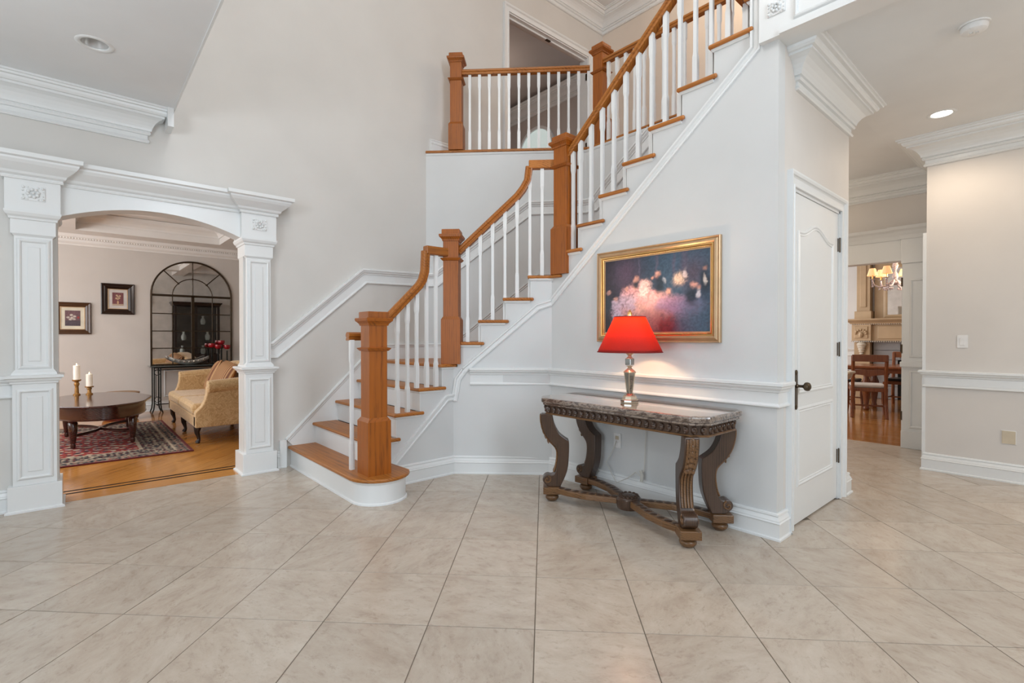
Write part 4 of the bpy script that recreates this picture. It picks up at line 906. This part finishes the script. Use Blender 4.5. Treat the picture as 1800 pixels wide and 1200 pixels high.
def pic(y0,y1,z0,z1,label,fm,mm,kind,fwid=.07):
    g=empty('framed_print',(XB,(y0+y1)/2,z0),label,'picture'); x=XB+.002
    MB().sweep([(0,0),(.03,0),(.034,-.010),(.024,-fwid*.45),(.028,-fwid*.6),(.014,-fwid),(0,-fwid)],[(x,y0,z0),(x,y0,z1),(x,y1,z1),(x,y1,z0)],n=(1,0,0),closed=True).build('frame',fm,g)
    MB().sweep([(.010,-fwid),(.018,-fwid),(.018,-fwid-.008),(.010,-fwid-.01)],[(x,y0,z0),(x,y0,z1),(x,y1,z1),(x,y1,z0)],n=(1,0,0),closed=True).build('frame_lip',GOLDD,g)
    bx('mat_board',mm,g,x,y0+fwid*.9,z0+fwid*.9,x+.010,y1-fwid*.9,z1-fwid*.9)
    q=fwid+.055; grid_pic('print',PRINT,g,(x+.0125,y0+q,z0+q),(0,y1-y0-2*q,0),(0,0,z1-z0-2*q),60,60,print_fn(kind))
pic(-.235,.193,1.28,1.765,'lower framed print of white flowers with a cream mat',BRNG,MATB,0)
pic(.313,.734,1.598,2.085,'upper framed print of a flower vase in a glossy dark frame',BRNF,MATG,1,.085)
# arched mirror
mg=empty('arched_mirror',(XB,1.545,.765),'tall arched mirror with bronze grid frame standing on the glass console','mirror')
YC,HW,ZS,ZBt=1.545,.59,1.94,.765
def arcp(r,n=28,x=XB+.02): return [(x,YC-r*math.cos(PI*i/n),ZS+r*math.sin(PI*i/n)) for i in range(n+1)]
MB().prism([(XB+.004,YC-HW,ZBt)]+[(XB+.004,p[1],p[2]) for p in arcp(HW)]+[(XB+.004,YC+HW,ZBt)],(.008,0,0)).build('mirror_glass',MIRR,mg)
MB().sweep([(0,-.013),(.022,-.013),(.028,0),(.022,.013),(0,.013)],[(XB+.004,YC-HW,ZBt)]+[(XB+.004,p[1],p[2]) for p in arcp(HW)]+[(XB+.004,YC+HW,ZBt)],n=(1,0,0),closed=True).build('frame',MBRZ,mg,smooth=True)
xg=XB+.018
MB().box(xg-.006,YC-HW,ZS-.020,xg+.010,YC+HW,ZS+.016).build('cross_bar',MBRZ,mg); MB().box(xg-.006,YC-.022,ZBt,xg+.010,YC+.022,ZS).build('centre_bar',MBRZ,mg)
for dy in (-.295,.295): MB().tube([(xg,YC+dy,ZBt),(xg,YC+dy,ZS)],.008,6).build('glazing_bar',MBRZ,mg)
for z in (1.045,1.335,1.63): MB().tube([(xg,YC-HW,z),(xg,YC+HW,z)],.008,6).build('glazing_bar',MBRZ,mg)
MB().tube([(xg,YC,ZS),(xg,YC,ZS+HW)],.008,6).build('glazing_bar',MBRZ,mg)
MB().tube(arcp(.295,20,xg),.008,6).build('glazing_bar',MBRZ,mg)
kn=MB()
for s1 in (-1,1):
    a=PI*.25; MB().tube([(xg,YC+s1*.295*math.cos(a),ZS+.295*math.sin(a)),(xg,YC+s1*HW*math.cos(a),ZS+HW*math.sin(a))],.008,6).build('glazing_bar',MBRZ,mg)
    kn.sphere((xg,YC+s1*.295*math.cos(a),ZS+.295*math.sin(a)),.018,8,6)
for z in (1.045,1.335,1.63):
    for dy in (-.295,0,.295): kn.sphere((xg,YC+dy,z),.018,8,6)
kn.sphere((xg,YC,ZS+.295),.018,8,6); kn.build('grid_knobs',MBRZ,mg,smooth=True)
# glass console
gc=empty('glass_console',(-9.97,1.6,0),'black iron console with glass top under the arched mirror','table')
bx('glass_top',plain('dark_glass',(.10,.12,.12),.03),gc,-10.16,.90,.750,-9.78,2.34,.762,bevel=.003)
MB().tube([(-9.83,.95,.735),(-9.83,2.29,.735)],.011,8).tube([(-10.12,.95,.735),(-10.12,2.29,.735)],.011,8).tube([(-9.83,.95,.70),(-9.83,2.29,.70)],.007,8).build('top_frame',IRON,gc)
for y in (.96,2.28):
    for x in (-9.83,-10.11):
        for dy in (-.0,.085 if y<1.5 else -.085):
            s_=1 if dy==0 else -1; oy=(-1 if y<1.5 else 1)*s_*.03
            MB().tube([(x,y+dy,.735),(x,y+dy,.14),(x,y+dy+oy*.3,.06),(x,y+dy+oy,.0)],.010,8).build('leg',IRON,gc,smooth=True)
    k=MB(); q=y+(.0425 if y<1.5 else -.0425)
    for z in (.66,.22): k.tube([(-9.83,q+.04*math.cos(a),z+.045*math.sin(a)) for a in [2*PI*i/14 for i in range(14)]],.006,6,True)
    k.tube([(-9.83,q-.02,.615),(-9.83,q-.02,.265)],.006,6); k.tube([(-9.83,q+.02,.615),(-9.83,q+.02,.265)],.006,6)
    k.build('leg_ornament',IRON,gc); MB().tube([(-9.83,q,.13),(-10.11,q,.13)],.008,6).build('side_stretcher',IRON,gc)
MB().tube([(-9.97,1.0,.13),(-9.97,2.24,.13)],.008,8).build('stretcher',IRON,gc)
# bowl
bo=empty('scroll_bowl',(-9.95,1.47,.762),'long grey boat-shaped bowl with scroll pattern on the glass console','bowl')
vs=[];fs=[];NU,NV=22,10
for i in range(NU+1):
    t=-1+2*i/NU; hw_=.075*math.sqrt(max(0,1-abs(t)**2.4))+.004; zt=.075+.075*abs(t)**2.2
    for j_ in range(NV+1):
        a=PI*j_/NV; zb=.0+.10*abs(t)**2; vs.append((-9.95+hw_*math.cos(a),1.46+.29*t,.764+zt-(zt-zb)*math.sin(a)**.7))
for i in range(NU):
    for j_ in range(NV): fs.append((i*(NV+1)+j_,(i+1)*(NV+1)+j_,(i+1)*(NV+1)+j_+1,i*(NV+1)+j_+1))
o=MB().add(vs,fs).build('bowl_shell',BOWLM,bo,smooth=True); so=o.modifiers.new('t','SOLIDIFY'); so.thickness=.006
for i in range(7):
    t=-.72+.24*i; pts_=[]
    for k in range(14): a=k*.62; r=.026*(1-k/16); pts_.append((-9.95+.078*math.sqrt(1-abs(t)**2.4)+.002,1.46+.29*t+r*math.cos(a),.764+.050+.06*t*t+r*math.sin(a)))
    MB().tube(pts_,.004,5).build('scroll_relief',SILV,bo,smooth=True)
# goblets
def goblet(x,y,h,label):
    g=empty('red_goblet',(x,y,.762),label,'candle holder',group='red glass candle holders on the console')
    m=MB(); m.lathe([(0,0),(.038,0),(.040,.006),(.012,.014),(.008,.02)],(x,y,.762),16)
    n_=int((h-.02)/.024)
    for k in range(n_): m.sphere((x,y,.762+.03+k*.024),.014,10,6)
    m.build('beaded_stem',IRON,g,smooth=True)
    MB().lathe([(.0,0),(.030,.004),(.048,.022),(.054,.045),(.050,.075),(.046,.078),(.048,.045),(.04,.02),(0,.012)],(x,y,.762+h),18).build('cup',REDG,g,smooth=True)
goblet(-9.99,1.80,.285,'leftmost red goblet candle holder, dark stem'); goblet(-9.93,1.885,.262,'second red goblet from the left, set lower in front')
goblet(-10.03,1.955,.335,'tallest red goblet candle holder, at the back'); goblet(-9.92,2.02,.255,'rightmost and shortest red goblet candle holder')
# rug
def rug_fn(u,v):
    X=u*2.6; Y=v*1.95; d=np.minimum(np.minimum(X,2.6-X),np.minimum(Y,1.95-Y)); n=vnoise(u,v,60,21); n2=vnoise(u,v,110,22); n0=vnoise(u,v,30,23)
    red=np.array([.26,.022,.016]); nav=np.array([.010,.011,.020]); bei=np.array([.42,.34,.25]); dr=np.array([.12,.012,.015]); bl=np.array([.14,.17,.24])
    col=np.tile(red,(len(u),1)); 
    def put(m,c): 
        nonlocal col
        col[m]=c
    mot=np.sin(X*42)*np.sin(Y*42)+.9*(n-.5)*3
    put(mot>.62,bei); put((mot<-.85),nav); put((n2>.88),bl)
    b=(d<.42); put(b,nav)
    w_=np.sin((X+Y)*60)*np.cos((X-Y)*60)+(n2-.5)*2.6
    put(b&(w_>.30),bei*.8); put(b&(w_<-1.0),red*.7)
    put((d<.44)&(d>.41),bei); put((d<.16)&(d>.14),bei); 
    o2=(d<.14); put(o2,bei*.75); put(o2&(w_>.0),nav); put(o2&(w_<-.9),red)
    put(d<.025,dr); return col*(.8+.4*n2[:,None])
rg=grid_pic('rug',RUGM,None,(-8.9,-.99,.012),(2.6,0,0),(0,1.95,0),240,180,rug_fn)
meta(rg,'red and navy oriental rug under the coffee table','rug')
so=rg.modifiers.new('t','SOLIDIFY'); so.thickness=.010
# coffee table
cf_=empty('coffee_table',(-7.70,.22,.012),'oval dark mahogany coffee table with crossed stretcher on the rug','table')
def oval(a,b,n=64,sc=0): return [(-7.70+(a+sc*math.cos(8*t))*math.cos(t),.22+(b+sc*math.cos(8*t))*math.sin(t)) for t in [2*PI*i/n for i in range(n)]]
MB().pol(oval(.86,.49,80,.012),.476,.500).build('table_top',MAHOG,cf_,bevel=.008)
MB().pol(oval(.80,.44),.335,.476).build('apron',MAHOG,cf_,smooth=True)
MB().sweep([(0,0),(.006,.004),(0,.010)],[(x,y,.338) for x,y in oval(.80,.44)],closed=True).build('apron_bead',MAHOG,cf_)
lgs=[(-7.24,-.02),(-7.24,.50),(-8.14,.52),(-8.14,-.08)]
for x,y in lgs: MB().lathe([(.012,0),(.020,.004),(.024,.03),(.020,.055),(.026,.065),(.026,.08),(.038,.18),(.043,.28),(.036,.29),(.044,.30),(.044,.34)],(x,y,.012),14).build('leg',MAHOG,cf_,smooth=True)
for a,b in ((0,2),(1,3)):
    A=Vector((*lgs[a],.15)); Bv=Vector((*lgs[b],.15)); Mv=Vector((-7.69,.22,.15)); sd=1 if a==0 else -1
    path=[]
    for i in range(15):
        t=i/14; p=A.lerp(Bv,t); q=math.sin(PI*t); pull=Vector((0,(Mv.y-p.y)*.62*q*0.9,0)); path.append(p+pull)
    MB().tube(path,.018,8).build('stretcher',MAHOG,cf_,smooth=True)
# candle holders and candles
def candle(x,y,h,hc,la,lb,rc=.034):
    g=empty('candle_holder',(x,y,.5),la,'candle holder')
    MB().lathe([(0,0),(.036,0),(.036,.012),(.022,.02),(.020,h*.45),(.018,h*.55),(.028,h*.68),(.026,h*.78),(.018,h*.84),(.044,h-.014),(.046,h),(0,h)],(x,y,.5),16).build('turned_stem',CGOLD,g,smooth=True)
    c=empty('pillar_candle',(x,y,.5+h),lb,'candle')
    MB().lathe([(0,0),(rc,0),(rc,hc-.004),(rc-.004,hc),(rc-.010,hc-.006),(0,hc-.008)],(x,y,.5+h),18).build('wax',WAX,c,smooth=True)
    MB().lathe([(0,0),(.006,.008),(.005,.018),(0,.034)],(x,y,.5+h+hc-.006),8).build('flame',FLAME,c,smooth=True)
candle(-8.36,.016,.195,.180,'taller carved gold candle holder on the coffee table','lit white pillar candle on the taller holder')
candle(-8.34,.137,.105,.155,'shorter carved gold candle holder on the coffee table','lit white pillar candle on the shorter holder')
# drum stool
dr=empty('drum_stool',(-9.45,.51,0),'low round dark red drum stool behind the coffee table','stool')
MB().lathe([(.20,0),(.215,.02),(.235,.12),(.24,.24),(.225,.37),(.22,.38)],(-9.45,.51,0),28).build('body',REDW,dr,smooth=True)
MB().lathe([(0,0),(.225,0),(.235,.012),(.232,.026),(.20,.034),(0,.034)],(-9.45,.51,.38),28).build('seat',CGOLD,dr,smooth=True)
# settee
se=empty('settee',(-7.65,1.45,0),'gold damask settee with rolled arms and dark cabriole legs','sofa')
bx('seat_rail',DAM,se,-8.70,1.02,.20,-6.60,1.88,.335,bevel=.015)
for i,(x0,x1) in enumerate(((-8.60,-7.66),(-7.65,-6.70))):
    bx('seat_cushion',DAM,se,x0,1.00,.335,x1,1.66,.465,bevel=.045)
ARM=[(1.02,.20),(1.02,.375),(1.045,.40),(1.085,.44),(1.115,.50),(1.135,.58),(1.14,.66),(1.88,.72),(1.88,.20)]
for x0 in (-8.72,-6.70):
    MB().prism([(x0,y,z) for y,z in ARM],(.12,0,0)).build('arm',DAM,se,bevel=.012)
    MB().tube([(x0+.06+(.025 if x0>-8 else -.025),1.145,.655),(x0+.06+(.025 if x0>-8 else -.025),1.84,.705)],.075,20).build('arm_roll',DAM,se,bevel=.012,smooth=True)
bk=[(-8.68,.33)]+[(-8.68+2.06*t,.80+.11*math.sin(PI*t)) for t in [i/14 for i in range(15)]]+[(-6.62,.33)]
MB().prism([(x,1.66,z) for x,z in bk],(0,.20,0)).build('backrest',DAM,se,bevel=.04)
def cab(x,y,sx,sy,nm='leg'):
    pth=[(0,0,.225),(.018,.018,.18),(.022,.022,.13),(.008,.008,.08),(.002,.002,.045),(.014,.014,.02),(.02,.02,.004)]
    MB().tube([(x+sx*a,y+sy*b,c) for a,b,c in pth],[.045,.040,.028,.020,.018,.026,.024],10).build(nm,DARKW,se,smooth=True)
for x,sx in ((-8.60,-.6),(-7.66,0),(-6.74,.6)): cab(x,1.08,sx,-1)
for x,sx in ((-8.60,-.6),(-6.74,.6)): cab(x,1.80,sx,1)
def pillow(c,rot,label,sz=.24):
    m=MB(); vs=[];fs=[];n_=12
    for sgn in (1,-1):
        for i in range(n_+1):
            for j_ in range(n_+1):
                u=-1+2*i/n_; v=-1+2*j_/n_; e=(1-u**4)*(1-v**4); vs.append((u*sz*(1-.06*v*v),v*sz*(1-.06*u*u),sgn*.075*e**.6))
    for s_ in range(2):
        b=s_*(n_+1)**2
        for i in range(n_):
            for j_ in range(n_):
                f=(b+i*(n_+1)+j_,b+(i+1)*(n_+1)+j_,b+(i+1)*(n_+1)+j_+1,b+i*(n_+1)+j_+1); fs.append(f if s_==0 else f[::-1])
    o=m.add(vs,fs).build('pillow',STRIPE,None,smooth=True,label=label,cat='pillow',group='striped pillows on the settee'); o.location=c; o.rotation_euler=rot
pillow((-8.18,1.50,.675),(R(74) if False else math.radians(66),math.radians(-8),math.radians(-10)),'left striped brown throw pillow leaning on the settee back')
pillow((-7.62,1.50,.675),(math.radians(66),math.radians(8),math.radians(6)),'right striped brown throw pillow, partly behind the column')
# china cabinet (seen in the mirror)
cc=empty('china_cabinet',(-5.36,2.35,0),'dark china cabinet with glass doors, reflected in the arched mirror','cabinet')
bx('body',DARKW,cc,-5.52,1.86,0,-5.11,2.84,.80,bevel=.006); bx('back_panel',DARKW,cc,-5.13,1.86,.8,-5.11,2.84,2.02)
for y in (1.86,2.30,2.80): bx('stile',DARKW,cc,-5.52,y,.8,-5.47,y+.05,2.02)
for z in (1.15,1.55): bx('glass_shelf',GLASS,cc,-5.48,1.90,z,-5.14,2.80,z+.008)
for y0 in (1.91,2.35): bx('glass_door',GLASS,cc,-5.505,y0,.82,-5.50,y0+.40,2.0)
MB().sweep([(0,0),(.02,.01),(.03,.05),(.06,.08),(.06,.10),(0,.10)],[(p[0],p[1],2.02) for p in ccw(-5.52,1.86,-5.11,2.84)],closed=True).build('cornice',DARKW,cc)
bx('cabinet_top',DARKW,cc,-5.52,1.86,2.02,-5.11,2.84,2.04)
for i,(y,z) in enumerate(((2.05,.80),(2.5,.80),(2.6,1.158),(2.08,1.158),(2.5,1.558))):
    v=empty('white_vase',(-5.33,y,z),['short white vase on the lower left of the cabinet','white figurine-like vase at the lower right of the cabinet','white vase on the middle shelf, right','white vase on the middle shelf, left','white vase on the top shelf'][i],'vase',group='white vases in the china cabinet')
    MB().lathe([(0,0),(.04,0),(.055,.06),(.05,.12),(.02,.18),(.03,.22),(0,.22)],(-5.33,y,z),14).build('vase_body',WHITEP,v,smooth=True)
# ================================================================== DINING ROOM
def dchair(x,y,rz,label,seatm=SEATF,arms=True):
    g=empty('dining_chair',(0,0,0),label,'chair')
    w_,d_=.215,.24
    for sx in (-1,1):
        MB().tube([(sx*w_,-d_-.05,0),(sx*w_*.98,-d_,.22),(sx*w_*.96,-d_,.46),(sx*w_*.96,-d_-.03,.72),(sx*w_*.98,-d_-.07,.95)],.026,6).build('rear_leg',CHERRY,g)
        MB().tube([(sx*(w_+.03),d_,0),(sx*(w_+.015),d_-.015,.2),(sx*(w_+.02),d_,.44)],[.02,.024,.03],6).build('front_leg',CHERRY,g)
        MB().tube([(sx*w_,-d_,.16),(sx*w_,d_-.01,.16)],.012,6).build('side_stretcher',CHERRY,g)
        if arms:
            MB().tube([(sx*w_,-d_-.01,.70),(sx*(w_+.045),-.05,.67),(sx*(w_+.06),.12,.665),(sx*(w_+.06),.17,.64),(sx*(w_+.06),.16,.615)],.020,8).build('arm',CHERRY,g,smooth=True)
            MB().tube([(sx*(w_+.02),.17,.42),(sx*(w_+.045),.10,.52),(sx*(w_+.05),.13,.65)],.017,8).build('arm_support',CHERRY,g,smooth=True)
    bx('seat_frame',CHERRY,g,-w_-.02,-d_,.40,w_+.02,d_+.01,.455,bevel=.006)
    bx('seat',seatm,g,-w_-.005,-d_+.02,.455,w_+.005,d_,.505,bevel=.022)
    bx('top_rail',CHERRY,g,-w_-.01,-d_-.095,.86,w_+.01,-d_-.055,.965,bevel=.006)
    lr=[(-w_,.665)]+[(-w_+2*w_*t,.715+.025*math.sin(PI*t)+.01*math.sin(3*PI*t)) for t in [i/12 for i in range(13)]]+[(w_,.665),(.08,.65),(0,.628),(-.08,.65)]
    MB().prism([(x_,-d_-.03,z) for x_,z in lr],(0,.025,0)).build('carved_splat_rail',CHERRY,g)
    bx('front_stretcher',CHERRY,g,-w_,-.01,.15,w_,.012,.175)
    g.location=(x,y,0); g.rotation_euler=(0,0,rz); return g
dchair(-2.17,9.33,.33,'carved cherry armchair with pale seat, nearest in the dining room')
dchair(-2.75,10.25,-PI/2,'dark-seated dining chair at the left end of the table, behind the armchair',BLKL)
dchair(-1.35,9.55,.15,'dining chair with black leather seat right of the armchair',BLKL)
dchair(-2.02,11.05,PI,'far dining chair with its back to the fireplace',BLKL)
dt=empty('dining_table',(-1.9,10.3,0),'long dark cherry dining table in front of the fireplace','table')
bx('table_top',CHERRY,dt,-2.65,9.85,.715,-.6,10.75,.755,bevel=.012); bx('apron',CHERRY,dt,-2.5,9.95,.64,-.75,10.65,.715)
for x in (-2.35,-.9):
    for y in (10.05,10.55): MB().lathe([(.035,0),(.05,.03),(.035,.08),(.06,.3),(.07,.45),(.04,.55),(.05,.64)],(x,y,0),14).build('leg',CHERRY,dt,smooth=True)
sd=empty('side_table',(-2.5,8.47,0),'cream carved side table at the left of the dining opening, mostly hidden','table')
bx('top',CREAMC,sd,-2.95,8.32,.70,-2.145,8.62,.735,bevel=.01); 
MB().prism([(-2.9,8.34,.70),(-2.17,8.34,.70),(-2.19,8.34,.64),(-2.26,8.34,.59),(-2.9,8.34,.59)],(0,.26,0)).build('apron',CREAMC,sd)
for x in (-2.86,-2.30):
    MB().tube([(x,8.47,.60),(x+.03,8.47,.45),(x-.02,8.47,.25),(x,8.47,.0)],[.035,.028,.02,.025],8).build('leg',CREAMC,sd,smooth=True)
fpz=empty('fireplace',(-1.75,12.1,0),'tan carved fireplace with mantel and mirrored overmantel in the dining room','fireplace')
YF=12.3
for x0,x1 in ((-3.05,-2.72),(-1.05,-.72)):
    bx('pilaster',MANT,fpz,x0+.03,12.0,0,x1-.03,YF,1.13,bevel=.006); bx('capital_block',MANT,fpz,x0,11.94,1.16,x1,YF,1.50,bevel=.006)
    bx('capital_panel',MANT,fpz,x0+.05,11.925,1.21,x1-.05,11.95,1.45,bevel=.01)
    m=MB()
    for i in range(7):
        a=i*PI/6; m.sphere(((x0+x1)/2+.09*math.cos(a),11.92,1.31+.07*math.sin(a)),.024,8,5)
    m.sphere(((x0+x1)/2,11.92,1.28),.045,8,5,1.3); m.build('leaf_carving',MANT,fpz,smooth=True)
    m=MB(); 
    for i in range(5): m.sphere(((x0+x1)/2,11.97,1.08-.045*i),.085-.012*i,10,6,.7,1,.9)
    m.build('corbel',CREAMC,fpz,smooth=True)
    bx('upper_pilaster',MANT,fpz,x0+.05,12.08,1.60,x1-.05,YF,2.98,bevel=.006); bx('upper_plinth',MANT,fpz,x0+.02,12.04,1.58,x1-.02,YF,1.76,bevel=.008); bx('upper_panel',MANT,fpz,x0+.11,12.06,1.84,x1-.11,12.09,2.75,bevel=.012)
bx('frieze',MANT,fpz,-2.72,12.0,1.16,-1.05,YF,1.50); bx('frieze_panel',MANT,fpz,-2.62,11.98,1.20,-1.25,12.01,1.45,bevel=.01)
MB().sweep([(0,0),(.02,0),(.04,.03),(.07,.045),(.10,.07),(.12,.075),(.12,.10),(0,.10)],[(-3.05,YF,1.50),(-3.05,11.94,1.50),(-.72,11.94,1.50),(-.72,YF,1.50)]).build('mantel_shelf',MANT,fpz)
bx('mantel_top',MANT,fpz,-3.05,11.94,1.50,-.72,YF,1.60)
m=MB()
for i in range(64): m.box(-3.05+i*.0365,11.925,1.485,-3.03+i*.0365,11.945,1.51); m.sphere((-3.05+i*.0365,11.93,1.145),.013,6,4)
m.build('dentils_and_beads',CREAMC,fpz,kind='stuff')
for x in (-2.72,-2.28,-1.84,-1.40):
    for z in (.78,.97): bx('stone_tile',SLATE,fpz,x+.003,12.12,z+.003,x+.437,12.16,z+.187,bevel=.003)
for x0,x1 in ((-2.72,-2.32),(-1.45,-1.05)):
    for z in (.0,.26,.52): bx('stone_tile',SLATE,fpz,x0,12.12,z+.003,x1,12.16,z+.257,bevel=.003)
bx('firebox',FIREB,fpz,-2.32,12.17,0,-1.45,YF,.78); bx('overmantel_panel',MANT,fpz,-2.72,12.2,1.6,-1.05,YF,2.98)
bx('overmantel_mirror',PANEG if False else MIRR,fpz,-2.50,12.17,1.68,-1.25,12.19,2.60)
MB().sweep([(0,0),(.03,0),(.035,.03),(.02,.07),(0,.07)],[(-2.50,12.19,1.68),(-2.50,12.19,2.60),(-1.25,12.19,2.60),(-1.25,12.19,1.68)],n=(0,-1,0),closed=True).build('mirror_frame',MANT,fpz)
MB().sweep(RAIL,[(-5.0,YF,.84),(-3.05,YF,.84)]).build('trim_27',TRIM,kind=S,label='chair rail left of the fireplace')
MB().sweep(CROWN(.2,.25),[(-5.0,YF,2.81),(1.5,YF,2.81)]).build('trim_28',TRIM,kind=S)
# chandelier
HXc,HYc=-1.88,9.62
ch=empty('chandelier',(HXc,HYc,2.1),'crystal chandelier with small pleated amber shades in the dining room','chandelier')
m=MB()
for k in range(16): m.sphere((HXc,HYc,2.14+k*.035),.030+.012*math.sin(k*1.3),8,6)
m.sphere((HXc,HYc,2.08),.06,12,8,.6); m.build('crystal_column',CRYST,ch,smooth=True)
MB().tube([(HXc,HYc,2.6),(HXc,HYc,ZC)],.008,6).build('chain',BRONZE,ch); MB().lathe([(0,0),(.06,0),(.05,-.03),(0,-.035)][::-1],(HXc,HYc,ZC-.001),16).build('canopy',BRONZE,ch,smooth=True)
for i in range(6):
    a=i*PI/3+.35; dx,dy=math.cos(a),math.sin(a)
    p=[(.03,2.12),(.10,2.04),(.20,2.02),(.27,2.06),(.29,2.12),(.29,2.15)]
    am=MB().tube([(HXc+dx*r,HYc+dy*r,z) for r,z in p],.012,7).build('arm',CRYST,ch,smooth=True)
    ex,ey=HXc+dx*.29,HYc+dy*.29
    MB().lathe([(0,0),(.012,0),(.045,.012),(.0,.014)],(ex,ey,2.14),10).build('drip_cup',CRYST,am,smooth=True)
    MB().tube([(ex,ey,2.15),(ex,ey,2.22)],.010,6).build('candle_sleeve',GOLD2,am)
    seg_=20; vs=[];fs=[]
    for zz,r in ((2.205,.072),(2.25,.058),(2.32,.038)):
        for k in range(seg_): q=2*PI*k/seg_; rr_=r*(1+.05*(k%2)); vs.append((ex+rr_*math.cos(q),ey+rr_*math.sin(q),zz))
    for lv_ in range(2):
        for k in range(seg_): fs.append((lv_*seg_+k,lv_*seg_+(k+1)%seg_,(lv_+1)*seg_+(k+1)%seg_,(lv_+1)*seg_+k))
    o=MB().add(vs,fs).build('shade',CHSH,am)
    dm=MB()
    for k in range(3): dm.sphere((ex,ey,2.11-.035*k),.014,6,5,1.4)
    for k in range(3): rr_=.20-.05*k; dm.sphere((HXc+dx*rr_,HYc+dy*rr_,1.99),.013,6,5,1.5)
    dm.build('crystal_drops',CRYST,am,smooth=True)
point('chandelier_glow',(HXc,HYc,2.42),3,(1,.72,.45),.15)
